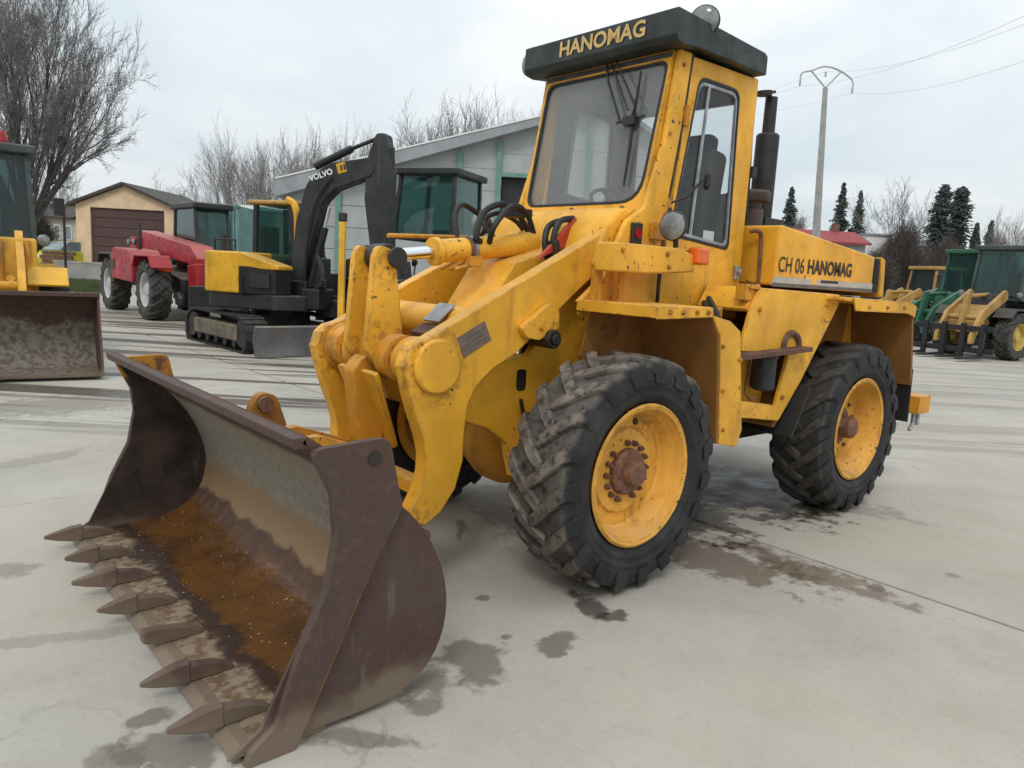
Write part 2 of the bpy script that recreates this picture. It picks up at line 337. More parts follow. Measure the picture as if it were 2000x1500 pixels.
# ================================================================ THE SETTING
def ground_material(name, base, streaks=True, stains=()):
    t = NT(name); p = t.pos()
    big = t.noise(p, .55, 5, .6); mid = t.noise(p, 2.6, 6, .62); fine = t.noise(p, 26, 4, .6); spk = t.noise(p, 90, 2, .5)
    c = t.mix(t.rng(big, .3, .7), tuple(b*.84 for b in base), tuple(b*1.12 for b in base))
    c = t.mix(t.mth('MULTIPLY', t.rng(mid, .45, .75), .35), c, tuple(b*w for b, w in zip(base, (.74, .72, .66))))
    c = t.mix(t.mth('MULTIPLY', t.rng(fine, .52, .7), .22), c, tuple(b*.55 for b in base))
    grit = t.noise(p, 150, 2, .5); c = t.mix(t.mth('MULTIPLY', t.rng(grit, .66, .72), .5), c, tuple(b*.35 for b in base))
    blot = t.mth('MULTIPLY', t.rng(t.noise(p, 3.3, 6, .7), .66, .72), .30); c = t.mix(blot, c, tuple(b*.45 for b in base))
    warm = t.rng(t.noise(p, .35, 3, .5), .42, .62); c = t.mix(t.mth('MULTIPLY', warm, .5), c, tuple(b*w for b, w in zip(base, (1.02, .95, .86))))
    vo = t.n('ShaderNodeTexVoronoi', feature='DISTANCE_TO_EDGE'); vo.inputs['Scale'].default_value = .42; dvn = t.n('ShaderNodeTexNoise'); dvn.inputs['Scale'].default_value = 1.6; dvn.inputs['Detail'].default_value = 5; t.l(p, dvn.inputs['Vector'])
    mxv = t.n('ShaderNodeVectorMath', operation='MULTIPLY_ADD'); t.l(dvn.outputs['Color'], mxv.inputs[0]); mxv.inputs[1].default_value = (.7, .7, .7); t.l(p, mxv.inputs[2]); t.l(mxv.outputs[0], vo.inputs['Vector'])
    crk = t.mth('MULTIPLY', t.rng(vo.outputs['Distance'], .006, .002), t.rng(big, .50, .60)); c = t.mix(t.mth('MULTIPLY', crk, .35), c, tuple(b*.4 for b in base))
    c = t.mix(t.mth('MULTIPLY', t.rng(spk, .64, .70), .35), c, tuple(min(.8, b*1.5) for b in base))
    rough = t.rng(mid, .3, .7, .62, .85)
    edge = t.noise(p, 5.5, 5, .65); edge2 = t.noise(p, 15, 4, .6)
    if streaks:        # muddy track prints of machines driven across the back of the yard
        mp = t.n('ShaderNodeMapping'); mp.inputs['Rotation'].default_value = (0, 0, -YAW_R); t.l(p, mp.inputs[0])
        s = t.noise(mp.outputs[0], 1.0, 4, .62, .25, (.10, 1.75, 1)); y = t.xyz(p)
        far = t.mth('ADD', t.mth('MULTIPLY', y[0], .653), t.mth('MULTIPLY', y[1], .743))     # metres towards the camera
        lat = t.mth('ADD', t.mth('MULTIPLY', y[0], -.755), t.mth('MULTIPLY', y[1], .653)); zone = t.mth('MULTIPLY', t.mth('MULTIPLY', t.rng(far, -1.2, -3.4), t.rng(far, -24, -12)), t.rng(lat, 1.0, -1.5, .30, 1))
        sm = t.mth('MULTIPLY', t.mth('MULTIPLY', t.rng(s, .495, .565), zone), .95)
        c = t.mix(sm, c, (.085, .07, .055)); rough = t.mth('SUBTRACT', rough, t.mth('MULTIPLY', sm, .3))
    for (x, y_, rx, ry, rz, st, col, wet) in stains:
        mp = t.n('ShaderNodeMapping', vector_type='TEXTURE'); mp.inputs['Location'].default_value = (x, y_, 0); mp.inputs['Rotation'].default_value = (0, 0, rz); mp.inputs['Scale'].default_value = (rx, ry, 1)
        t.l(p, mp.inputs[0]); ln = t.n('ShaderNodeVectorMath', operation='LENGTH'); t.l(mp.outputs[0], ln.inputs[0])
        d = t.mth('ADD', ln.outputs['Value'], t.rng(edge, .25, .75, -.75, .75, False)); d = t.mth('ADD', d, t.rng(edge2, .3, .7, -.24, .24, False))
        mk = t.mth('MULTIPLY', t.rng(d, 1.26, .68), st); c = t.mix(mk, c, col); rough = t.mth('SUBTRACT', rough, t.mth('MULTIPLY', mk, wet))
    h = t.mth('ADD', t.mth('MULTIPLY', mid, .6), t.mth('MULTIPLY', fine, .4))
    t.bump(h, .22, .02); return t.set(c, rough, 0, .4)
WETB, OIL, GRY = (.135, .095, .068), (.035, .028, .022), (.10, .088, .07)
def g0(u, v): q = on(2, 0, u, v); return q.x, q.y
ST = [(*g0(1380, 1088), .52, .26, R_(98), .8, WETB, .3), (*g0(1590, 1120), .52, .14, R_(92), .75, WETB, .3), (*g0(1480, 1075), .45, .13, R_(95), .5, WETB, .25),
      (*g0(1455, 955), .75, .5, R_(60), .93, OIL, .3), (*g0(1300, 985), .7, .4, R_(70), .8, OIL, .3), (*g0(1060, 985), .8, .4, R_(50), .55, GRY, .2),
      (*g0(1090, 1258), .12, .07, .4, .72, GRY, .2), (*g0(930, 1288), .2, .13, .9, .7, GRY, .2), (*g0(845, 1330), .13, .1, 0, .66, GRY, .2), (*g0(830, 1380), .06, .05, 0, .6, GRY, .2),
      (*g0(1150, 1185), .16, .07, 1.2, .8, OIL, .3), (*g0(1195, 1205), .08, .05, 0, .75, OIL, .3), (*g0(330, 1470), .17, .12, 2, .66, GRY, .2), (*g0(290, 1405), .07, .05, 0, .7, GRY, .2), (*g0(230, 1490), .14, .07, 2, .55, GRY, .2),
      (*g0(20, 1115), .12, .1, 0, .45, GRY, .1), (*g0(900, 1035), .2, .03, .9, .6, GRY, .1), (*g0(120, 790), 1.5, .5, .1, .4, GRY, .1), (*g0(990, 1243), .03, .03, 0, .7, GRY, .1), (*g0(945, 1168), .04, .03, 0, .7, GRY, .1), (*g0(700, 1440), .2, .05, 2.4, .6, GRY, .2),
      (*g0(1712, 1147), .06, .04, .3, .6, GRY, .1), (*g0(1862, 1125), .05, .04, 0, .5, GRY, .1), (*g0(80, 1250), .7, .05, R_(-20), .3, GRY, .1), (*g0(60, 900), .5, .12, R_(20), .3, GRY, .1),
      (*g0(1650, 985), .5, .2, R_(95), .4, GRY, .15)]
M['concrete'] = ground_material('yard_concrete', (.395, .372, .325), True, ST)
M['concrete_far'] = ground_material('yard_concrete_far', (.395, .372, .325), True)
M['earth'] = ground_material('gravel_earth', (.30, .28, .24), False)
M['joint'] = mat_plain('joint_filler', (.045, .04, .034), .8, 0, .4, 20)

gm_ = MB(); gm_.add([(-900, -900, -.06), (900, -900, -.06), (900, 900, -.06), (-900, 900, -.06)], [(0, 1, 2, 3)])
ground = tag(gm_.build('ground', M['earth']), kind='structure')
jb = MB(); jb.add([(-29.3, -28.2, -.035), (15.5, -28.2, -.035), (15.5, 15.8, -.035), (-29.3, 15.8, -.035)], [(0, 1, 2, 3)])
jb.build('joint_bed', M['joint'], ground)
xs = [-29.3, -23.7, -18.1, -12.5, -6.9, -1.3, 4.3, 9.9, 15.5]; ys = [-28.2, -17.2, -6.2, 4.8, 15.8]
for i in range(len(xs)-1):
    for j in range(len(ys)-1):
        g = .013
        near = ys[j] > -18 and -13 < xs[i] < 4.5
        MB().box(((xs[i]+xs[i+1])/2, (ys[j]+ys[j+1])/2, -.025), (xs[i+1]-xs[i]-2*g, ys[j+1]-ys[j]-2*g, .05)).build('concrete_slab', M['concrete' if near else 'concrete_far'], ground, bevel=.008)

# ================================================================ THE YELLOW WHEEL LOADER (front axle over the world origin, facing +x, its left side towards the camera)
L = empty('wheel_loader', (0, 0, 0), 0, 'big worn yellow wheel loader in the foreground with rusty toothed bucket lowered on concrete', 'wheel loader')
Y = M['yellow']

# ---- wheels
def tyre_mb(Rt, rr, w, nl, lh, slant, hw):
    m = MB(); Rc = Rt-lh
    half = [(rr-.01, .33*w), (rr+.015, .40*w), (rr+.05, .455*w), (rr+.062, .472*w), (rr+.072, .466*w), (rr+.10, .482*w), (rr+.106, .492*w), (rr+.114, .487*w), ((rr+Rc)/2+.03, .502*w), (Rc-.075, .495*w), (Rc-.03, .465*w), (Rc-.006, .40*w), (Rc, .2*w)]
    prof = [(r, -y) for r, y in half] + [(Rc+.002, 0)] + [(r, y) for r, y in half[::-1]]
    m.lathe(prof, (0, 0, 0), (0, 1, 0), 72, closed=True)
    for s in (-1, 1):
        for k in range(nl):
            th = 2*math.pi*(k+(.5 if s > 0 else 0))/nl
            st = [(-.11, -.20, .8, .004), (.12, .22, 1., 0), (.30, .62, 1., 0), (.45, .92, 1.0, .012), (.505, 1.02, 1.05, .05), (.515, 1.06, 1.0, .10)]
            vs = []
            for yy, f, wd, drop in st:
                a = th + slant*f
                for da, ro in ((-hw*wd*.82, Rt-drop), (hw*wd*.82, Rt-drop), (hw*wd*1.2, Rc-.02-drop*.9), (-hw*wd*1.2, Rc-.02-drop*.9)):
                    ang = a+da; vs.append((ro*math.cos(ang), s*yy*w, ro*math.sin(ang)))
            fs = []
            for i in range(len(st)-1):
                for q in range(4): fs.append((i*4+q, i*4+(q+1) % 4, (i+1)*4+(q+1) % 4, (i+1)*4+q))
            fs += [(3, 2, 1, 0), tuple((len(st)-1)*4+q for q in range(4))]
            m.add(vs, fs)
    return m
RT_, RW_ = .63, .42
M['tyre'] = mat_tyre('muddy_tyre_rubber', RT_, 1.0); M['tyre_rear'] = mat_tyre('clean_tyre_rubber', RT_, .35)
def rim_mb(out, deep):
    # out: towards the outer face (+y). dished disc set back from the rim edge
    m = MB(); w = RW_
    prof = [(.372, .40*w), (.385, .43*w), (.372, .455*w), (.352, .435*w), (.338, .34*w), (.325, .20*w), (.318, deep+.02), (.30, deep), (.235, deep+.005), (.225, deep+.02), (.10, deep+.03), (.0001, deep+.03)]
    m.lathe(prof, (0, 0, 0), (0, 1, 0), 64, caps=False)
    m.lathe([(.375, -.41*w), (.30, -.36*w), (.30, deep-.02), (.31, deep-.018), (.33, .3*w), (.372, .40*w)], (0, 0, 0), (0, 1, 0), 48, caps=False)
    return m
def wheel(x, y, side, front, rot):
    deep = .035 if front else .0
    rim = rim_mb(1, deep).build('wheel', M['yellow_rim'], L, ang=40)
    rim.location = (x, y, RT_); rim.rotation_euler = (0, rot, 0 if side > 0 else math.pi)
    ty = tyre_mb(RT_, .372, RW_, 19, .031, .30*(1 if side > 0 else -1), .078).build('tyre', M['tyre' if front else 'tyre_rear'], rim, ang=28, bevel=.006, seg=1, bang=40)
    if front:
        h = MB(); h.lathe([(.128, deep), (.125, deep+.055), (.115, deep+.066), (.068, deep+.068), (.066, deep+.115), (.06, deep+.125), (.03, deep+.128), (.0001, deep+.128)], (0, 0, 0), (0, 1, 0), 32)
        h.build('hub', M['nutrust'], rim)
        for k in range(16):
            a = 2*math.pi*k/16 + .1
            if k in (3, 12): continue
            c = Vector((.155*math.cos(a), deep+.02, .155*math.sin(a))); nb = MB(); nb.cyl(c, c+Vector((0, .026, 0)), .0165, 6); nb.cyl(c+Vector((0, .026, 0)), c+Vector((0, .04, 0)), .009, 6); nb.build('wheel_nut', M['nutrust'], rim)
        v = MB().cyl((.27*math.cos(2.0), deep-.01, .27*math.sin(2.0)), (.27*math.cos(2.0), deep+.012, .27*math.sin(2.0)), .018, 10).build('valve_hole', M['dark'], rim)
    else:
        h = MB(); h.lathe([(.15, deep), (.145, deep+.03), (.085, deep+.05), (.08, deep+.13), (.055, deep+.15), (.0001, deep+.15)], (0, 0, 0), (0, 1, 0), 28)
        h.box((0.03, deep+.06, .09), (.07, .05, .16)); h.build('hub', M['nutrust'], rim, bevel=.004)
        for k in range(10):
            a = 2*math.pi*k/10; c = Vector((.19*math.cos(a), deep, .19*math.sin(a))); MB().cyl(c, c+Vector((0, .04, 0)), .016, 6).build('wheel_nut', M['nutrust'], rim)
    return rim
YW = 1.095-RW_/2
wheel(0, YW, 1, True, .13); wheel(0, -YW, -1, True, .4); wheel(-2.51, YW, 1, False, .9); wheel(-2.51, -YW, -1, False, .2)

# ---- axles
m = MB(); m.cyl((0, -.78, RT_), (0, .78, RT_), .125, 20)
m.lathe([(.14, -.22), (.25, -.16), (.29, -.05), (.29, .05), (.25, .16), (.14, .22)], (0.02, 0, RT_), (0, 1, 0), 28)
for s in (-1, 1): m.lathe([(.17, .42), (.225, .45), (.235, .58), (.21, .62), (.16, .66)], (0, 0, RT_), (0, s, 0), 28)
m.build('front_axle', M['yellow_worn'], L, bevel=.01)
m = MB(); m.cyl((-2.51, -.78, RT_), (-2.51, .78, RT_), .12, 16); m.lathe([(.14, -.2), (.27, -.06), (.27, .06), (.14, .2)], (-2.51, 0, RT_), (0, 1, 0), 24)
m.build('rear_axle', M['dark'], L)

# ---- bucket
def bucket_mat():
    t = NT('bucket_inside'); p = t.pos(); x = t.xyz(p); e = t.noise(p, 4.2, 6, .65); f = t.noise(p, 18, 5, .6)
    z = t.mth('ADD', x[2], t.rng(e, .25, .75, -.035, .035, False)); xx = t.mth('ADD', x[0], t.rng(e, .25, .75, -.10, .10, False))
    c = t.mix(t.rng(f, .35, .65), (.062, .032, .02), (.10, .056, .034))                                       # rusty upper lip
    scour = t.mth('MULTIPLY', t.rng(z, .86, .79), t.rng(z, .21, .24))
    gcol = t.mix(t.rng(f, .4, .65), (.265, .235, .185), (.215, .188, .148)); gcol = t.mix(t.rng(z, .46, .36), gcol, (.24, .155, .082))
    c = t.mix(scour, c, gcol)
    low = t.rng(z, .17, .12); oc = t.mix(t.rng(e, .35, .68), (.135, .056, .014), (.065, .031, .013)); c = t.mix(low, c, oc)
    dkb = t.mth('MULTIPLY', t.rng(xx, 1.86, 1.92), low); c = t.mix(dkb, c, (.04, .02, .012)); lip = t.mth('MULTIPLY', t.rng(xx, 1.97, 2.02), low); lc = t.mix(t.rng(f, .4, .6), (.27, .205, .135), (.14, .085, .05)); c = t.mix(lip, c, lc)
    sp = t.mth('MULTIPLY', t.rng(t.noise(p, 46, 2), .70, .73), low); c = t.mix(sp, c, (.45, .40, .30))
    t.bump(t.mth('ADD', e, t.mth('MULTIPLY', f, .5)), .35, .02)
    ro = t.mth('SUBTRACT', t.rng(f, .3, .7, .6, .85), t.mth('MULTIPLY', t.mth('MULTIPLY', low, t.rng(xx, 2.0, 1.85)), .42)); return t.set(c, ro, 0, .45)
def rustplate_mat(name, c1, c2, c3):
    t = NT(name); p = t.pos(); e = t.noise(p, 3.3, 6, .62); f = t.noise(p, 22, 5, .65); x = t.xyz(p)
    c = t.mix(t.rng(e, .35, .66), c1, c2); c = t.mix(t.mth('MULTIPLY', t.rng(f, .5, .7), .6), c, c3)
    z = t.mth('ADD', x[2], t.rng(e, .25, .75, -.12, .12, False)); c = t.mix(t.mth('MULTIPLY', t.rng(z, .16, .04), .75), c, (.18, .14, .10))
    sc = t.rng(t.noise(p, 9, 4, .6, 0, (1, 1, .2)), .63, .7); c = t.mix(t.mth('MULTIPLY', sc, .45), c, (.13, .115, .10))
    t.bump(f, .25, .01); return t.set(c, t.rng(f, .3, .7, .5, .75), 0, .4)
M['bucket_in'] = bucket_mat()
def farplate():
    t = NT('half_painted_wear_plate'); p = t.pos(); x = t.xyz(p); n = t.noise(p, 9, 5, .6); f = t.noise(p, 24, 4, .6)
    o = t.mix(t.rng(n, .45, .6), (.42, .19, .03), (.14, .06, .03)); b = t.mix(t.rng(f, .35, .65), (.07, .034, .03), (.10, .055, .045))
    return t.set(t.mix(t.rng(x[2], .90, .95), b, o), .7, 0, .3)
M['far_plate'] = farplate()
M['earrust'] = mat_paint('rusty_orange_paint', (.36, .15, .02), .6, 1., 1.6)
M['bucket_side'] = rustplate_mat('bucket_side_steel', (.060, .030, .022), (.072, .046, .037), (.105, .064, .046))
M['wear_plate'] = rustplate_mat('bucket_wear_plate', (.078, .040, .031), (.066, .041, .034), (.115, .070, .052))
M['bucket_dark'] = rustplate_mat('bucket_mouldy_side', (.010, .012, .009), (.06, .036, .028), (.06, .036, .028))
M['tooth'] = rustplate_mat('tooth_steel', (.085, .042, .034), (.105, .06, .048), (.15, .10, .075))
M['edge'] = rustplate_mat('cutting_edge_steel', (.26, .20, .14), (.15, .095, .068), (.30, .24, .17))
HB = 1.215
BL = [(1.965, 1.055), (1.80, .945), (1.64, .83), (1.52, .715), (1.43, .58), (1.375, .43), (1.37, .29), (1.41, .17), (1.49, .085), (1.60, .04), (1.75, .03), (2.0, .03), (2.26, .03)]
BLs = [(p.x, p.y) for p in smooth_path([Vector((a, b)) for a, b in BL], 3)]
BI = [(1.965, 1.055), (1.81, .945), (1.67, .83), (1.57, .715), (1.495, .58), (1.455, .45), (1.455, .33), (1.49, .215), (1.565, .13), (1.67, .08), (1.80, .06), (2.0, .05), (2.17, .042)]
bk = MB().shell([(p.x, p.y) for p in smooth_path([Vector(q) for q in BI], 3)][::-1], .028, -HB, HB).build('bucket', M['bucket_in'], L, ang=40)
m = MB(); m.prism([(1.95, 1.075), (2.0, 1.075), (1.99, 1.035), (1.94, 1.03)], -HB, HB); m.build('top_lip', M['wear_plate'], bk, bevel=.006)
sidep = [(1.95, 1.03)] + [(x, z) for x, z in BLs[2:-1]] + [(2.22, .03), (2.11, .10), (1.99, .34), (1.89, .54), (1.86, .72), (1.88, .92)]
plate = roundpoly([(1.96, 1.04), (1.66, 1.055), (1.635, .94), (1.598, .79), (1.76, .50), (2.0, .0), (2.175, .0), (2.155, .05), (2.07, .11), (1.985, .35), (1.89, .54), (1.855, .73), (1.87, .86)], [.03, .05, .03, .03, .1, .01, .01, .01, .04, .1, .1, .1, .06], 4)
for s in (-1, 1):
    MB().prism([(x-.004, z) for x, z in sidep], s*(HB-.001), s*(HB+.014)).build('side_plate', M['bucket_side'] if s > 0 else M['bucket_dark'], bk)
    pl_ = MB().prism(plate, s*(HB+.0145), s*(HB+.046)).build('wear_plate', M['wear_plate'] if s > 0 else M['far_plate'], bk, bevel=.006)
    MB().cyl((1.72, s*(HB+.0465), .985), (1.72, s*(HB+.05), .985), .028, 14).build('plate_hole', M['dark'], pl_)
    w = MB(); w.tube([(1.60, s*(HB+.019), .79), (1.755, s*(HB+.019), .50), (1.985, s*(HB+.019), .02)], .014, 6); w.build('weld_bead', M['yellow_worn'], pl_)
m = MB(); m.prism([(1.86, .0), (2.175, .0), (2.20, .012), (2.165, .046), (1.86, .034)], -HB-.045, HB+.0); m.build('cutting_edge', M['edge'], bk, bevel=.004)
for k, y in enumerate((-1.10, -.73, -.375, -.02, .335, .69, 1.035)):
    m = MB(); broken = k == 4
    m.prism([(2.0, .046), (2.0, .064), (2.07, .098), (2.18, .118), (2.24, .118), (2.24, .066), (2.20, .052), (2.19, .046)], y-.025, y+.025)
    ad = m.build('tooth', M['tooth'], bk, bevel=.008)
    if not broken:
        jr = random.Random(k); dl, dz_ = jr.uniform(-.03, .012), jr.uniform(-.006, .006); dy = jr.uniform(-.012, .012)
        t_ = MB(); o = []
        for x, hw, zt, zb in ((2.165, .030, .128, .046), (2.225, .029, .122, .048), (2.29, .021, .106, .062), (2.345, .008, .092, .078)):
            f_ = (x-2.165)/.185; x += dl*f_; y_ = y; y0_ = y+dy*f_; zt += dz_*f_; o += [(x, y0_-hw, zb), (x, y0_+hw, zb), (x, y0_+hw*.85, zt), (x, y0_-hw*.85, zt)]
        fs = [(3, 2, 1, 0), (12, 13, 14, 15)] + [(i*4+q, i*4+(q+1) % 4, i*4+4+(q+1) % 4, i*4+4+q) for i in range(3) for q in range(4)]
        t_.add(o, fs).build('tooth_tip', M['tooth'], ad, bevel=.007)
# ears behind the bucket that carry the arms and the tilt link
for y0 in (-.52, .40, -.17, .08):
    inner = abs(y0) < .3
    pr = roundpoly([(1.47, .69), (1.38, .72), (1.02, .42), (.98, .30), (1.10, .22), (1.345, .24), (1.345, .43), (1.40, .58)], [.02, .08, .08, .08, .08, .02, .02, .02], 4) if not inner else roundpoly([(1.48, .71), (1.44, .79), (1.36, .80), (1.02, .68), (1.02, .58), (1.345, .40), (1.40, .58)], [.02, .04, .07, .05, .05, .02, .02], 4)
    MB().prism(pr, y0, y0+.06).build('hinge_ear', M['yellow_worn'], bk, bevel=.006)
for A_, B_, r_ in (((1.45, -.40, .89), (1.45, -.29, .89), .04), ((1.01, -.55, .34), (1.01, .56, .34), .038), ((1.06, -.2, .62), (1.06, .2, .62), .035)): MB().cyl(A_, B_, r_, 16).build('hinge_pin', M['nutrust'], bk)
pr = roundpoly([(1.37, .52), (1.50, .72), (1.53, .86), (1.47, .955), (1.38, .93), (1.32, .76)], [.02, .1, .08, .06, .06, .05], 4)
MB().prism(pr, -.385, -.32).build('hinge_ear', M['earrust'], bk, bevel=.008)

# ---- lift arms (outer faces at y = +-.5)
ARM = S(.5, [(840, 660), (1000, 562), (1225, 425)]) + [(-.46, 1.97), (-.40, 1.84)] + S(.5, [(1120, 578), (1010, 690), (962, 722), (932, 755), (915, 790), (908, 840), (905, 900), (890, 955), (862, 1000), (830, 1028), (806, 1022), (800, 1003), (818, 965), (830, 925), (832, 890), (825, 855), (812, 815), (800, 770), (790, 718), (800, 685), (816, 668)])
for s in (1, -1):
    a = MB().prism(ARM, s*.405, s*.5).build('lift_arm', M['yellow_arm'], L, bevel=.010, ang=25)
    cx, cz = S(.5, [(852, 716)])[0]
    d = MB().lathe([(.135, 0), (.135, .018), (.125, .026), (.0001, .026)], (cx, s*.5, cz), (0, s, 0), 40); d.build('pivot_cap', Y, a, bevel=.003)
    if s > 0:
        st = S(.503, [(893, 660), (947, 627), (960, 664), (906, 700)])
        MB().prism(st, .5005, .5025).build('arm_sticker', M['sticker'], a)
        for k in range(3):
            f0, f1 = .25+.22*k, .33+.22*k
            q = lambda i, j, f: tuple(Vector(st[i])*(1-f)+Vector(st[j])*f)
            pa, pb, pc, pd = q(0, 3, f0), q(1, 2, f0), q(1, 2, f1), q(0, 3, f1)
            ins = lambda A, B, f: tuple(Vector(A)*(1-f)+Vector(B)*f)
            MB().prism([ins(pa, pb, .08), ins(pb, pa, .08), ins(pc, pd, .12), ins(pd, pc, .08)], .5026, .5032).build('sticker_line', M['bandd'], a)
    # lift cylinder bracket on the arm and the cylinder under it
    br = roundpoly(S(.52, [(1012, 640), (1070, 592), (1086, 606), (1086, 640), (1046, 664), (1024, 660)]), .02, 3)
    MB().prism(br, s*.501, s*.55).build('cylinder_bracket', M['yellow_arm'], a, bevel=.006)
    px, pz = S(.55, [(1076, 662)])[0]
    m = MB().cyl((px, s*.30, pz), (px, s*.58, pz), .052, 20).cyl((px, s*.58, pz), (px, s*.60, pz), .03, 12); m.build('lift_pin', M['dark'], a, bevel=.006)
    b = Vector((.34, s*.30, .78)); e = Vector((px, s*.30, pz)); dd = (e-b).normalized()
    m = MB().cyl(b, b+dd*.42, .062, 20); m.build('lift_cylinder', M['yellow_worn'], L); MB().cyl(b+dd*.42, e, .03, 14).build('piston_rod', M['chrome'], L)
# cross tube joining the arms, with bosses, and the upper tube
cx, cz = S(.5, [(852, 716)])[0]
m = MB().cyl((cx, -.5, cz), (cx, .5, cz), .095, 28)
for s in (-1, 1):
    m.lathe([(.10, -.13), (.128, -.12), (.128, -.03), (.14, -.02), (.14, 0)], (cx, s*.405, cz), (0, s, 0), 30)
    m.lathe([(.10, -.04), (.125, -.035), (.125, .07), (.10, .075)], (cx, s*.15, cz), (0, s, 0), 30)
m.build('arm_cross_tube', M['yellow_worn'], L, bevel=.005)
m = MB().cyl((.60, -.405, 1.36), (.60, .405, 1.36), .085, 28); tube2 = m.build('arm_stiffener_tube', Y, L)
m = MB(); m.plate([(-.07, -.07), (.07, -.07), (.07, .07), (-.07, .07)], (.70, .17, 1.415), (0, 1, 0), (-.75, 0, .66), .012); m.build('grease_plate', M['steel'], tube2, bevel=.003)
m = MB().box((.76, .17, 1.315), (.10, .20, .03), (0, .5, 0)); m.build('plate_bracket', M['rust'], tube2, bevel=.004)
# bell crank: twin plates from the tilt cylinder pin down past the cross tube to the bucket link
BC = roundpoly(S(.13, [(742, 478), (772, 488), (778, 540), (792, 690), (752, 730), (716, 690), (733, 500)]), [.05, .05, .05, .1, .1, .1, .05], 4)
for s in (1, -1): MB().prism(BC, s*.075, s*.125).build('bell_crank', M['yellow_arm'], L, bevel=.007)
m = MB().cyl((.955, -.16, 1.685), (.955, .145, 1.685), .035, 14).cyl((.955, .145, 1.685), (.955, .165, 1.685), .055, 18); m.build('crank_pin', M['dark'], L, bevel=.005)
LK = roundpoly([(1.06, 1.20), (1.14, 1.10), (1.09, .72), (1.04, .60), (.97, .60), (.95, .68), (.97, 1.05)], .04, 3)
m = MB().prism(LK, -.06, .06); m.build('bucket_link', M['yellow_worn'], L, bevel=.008)
m = MB().plate(roundpoly([(-.20, .0), (.20, .0), (.13, -.42), (-.13, -.42)], .02, 3), (1.10, .0, 1.10), (0, 1, 0), (.42, 0, 1), .03); m.build('crank_shield', Y, L, bevel=.006)
m = MB().box((.94, .0, .545), (.10, .81, .07)); m.build('lower_cross_bar', Y, L, bevel=.006)

# tilt cylinder
A0, A1 = Vector((.94, 0, 1.695)), Vector((-.05, 0, 1.815)); dd = (A1-A0).normalized(); at = lambda d: A0+dd*d
m = MB(); m.lathe([(.0001, -.062), (.05, -.06), (.062, -.03), (.062, .03), (.05, .06), (.0001, .062)], A0, (0, 1, 0), 20); m.build('rod_eye', M['dark'], L); MB().cyl(at(.05), at(.34), .034, 20).build('piston_rod', M['chrome'], L)
m = MB().lathe([(.05, .30), (.078, .305), (.078, .345), (.066, .35), (.066, .95), (.074, .955), (.074, 1.05), (.0001, 1.06)], A0, dd, 32)
tcyl = m.build('tilt_cylinder', Y, L, bevel=.004)
for d in (.545, .57): MB().lathe([(.068, d-.016), (.072, d-.016), (.072, d+.016), (.068, d+.016)], A0, dd, 28).build('clamp_band', M['steel'] if d > .56 else M['nutrust'], tcyl)
m = MB().box(at(.555)+Vector((0, .055, -.07)), (.09, .05, .06)); m.cyl(at(.60)+Vector((0, .06, -.085)), at(.42)+Vector((0, .06, -.10)), .012, 8); m.build('clamp_block', M['yellow_worn'], tcyl, bevel=.006)
m = MB().tube([at(.08)+Vector((0, -.1, .10)), at(.65)+Vector((0, -.14, .06))], .012, 8); m.build('indicator_rod', M['yellow_worn'], L)

# hoses looping over the front of the machine
def hose(pts, r=.016, mat='rubber', name='hose'): MB().tube(smooth_path(pts, 7), r, 8).build(name, M[mat], L)
hose([at(.60)+Vector((0, .05, .04)), (.39, .07, 1.83), (.33, .04, 1.96), (.18, .0, 2.03), (.02, -.05, 2.02), (-.12, -.08, 1.92), (-.2, -.1, 1.8)], .019)
hose([at(.66)+Vector((0, .06, .03)), (.30, .12, 1.90), (.16, .1, 2.02), (0, .05, 1.99), (-.1, .02, 1.86)], .017)
hose([at(.72)+Vector((0, .02, .06)), (.24, -.06, 1.93), (.1, -.1, 1.99), (-.1, -.16, 1.96), (-.26, -.2, 1.86)], .016)
hose([(-.16, .16, 1.96), (-.06, .18, 1.92), (-.02, .2, 1.82), (-.06, .2, 1.70), (-.12, .2, 1.6)], .019)
hose([(-.22, .22, 1.98), (-.10, .23, 1.95), (-.05, .24, 1.84), (-.08, .24, 1.70), (-.14, .24, 1.6)], .019)
hose([(.05, -.30, 1.97), (.25, -.25, 2.03), (.36, -.18, 1.95), (.38, -.12, 1.8)], .017)
MB().box((-.07, .215, 1.76), (.05, .10, .16), (0, .2, 0)).build('hose_clamp', M['dark'], L, bevel=.008); MB().box((.02, -.02, 1.995), (.12, .16, .05)).build('hose_clamp', M['dark'], L, bevel=.008)

# ---- front frame under the arms
FP = S(.40, [(1215, 440), (1130, 585), (1062, 698), (1040, 722), (1012, 775), (1000, 830)]) + [(.42, .52), (-.75, .52), (-.75, 1.5), (-.5, 1.95)]
FP = [(-.33, 1.96), (-.02, 1.52), (.22, 1.20), (.40, 1.17), (.62, 1.10), (.72, .98), (.68, .86), (.50, .80), (.36, .70), (.30, .50), (-.75, .48), (-.80, 1.2), (-.60, 1.5), (-.55, 1.95)]
ff = None
for s in (1, -1):
    o = MB().prism(FP, s*.33, s*.385).build('front_frame', Y, L, bevel=.008)
    if s > 0:
        ff = o
        hx, hz = S(.386, [(1018, 742)])[0]
        MB().plate(roundpoly([(-.035, -.06), (.035, -.06), (.035, .06), (-.035, .06)], .02, 3), (hx, .388, hz), (-1, 0, 0), (0, 0, 1), .004).build('frame_slot', M['dark'], ff)
m = MB().box((-.15, 0, 1.18), (.9, .62, .36)); m.build('frame_core', M['dark'], L)
m = MB().prism([(.60, 1.12), (.20, 1.70), (-.30, 1.86), (-.34, 1.76), (.10, 1.60), (.48, 1.06)], -.20, .20); m.build('front_tower', Y, L, bevel=.01)
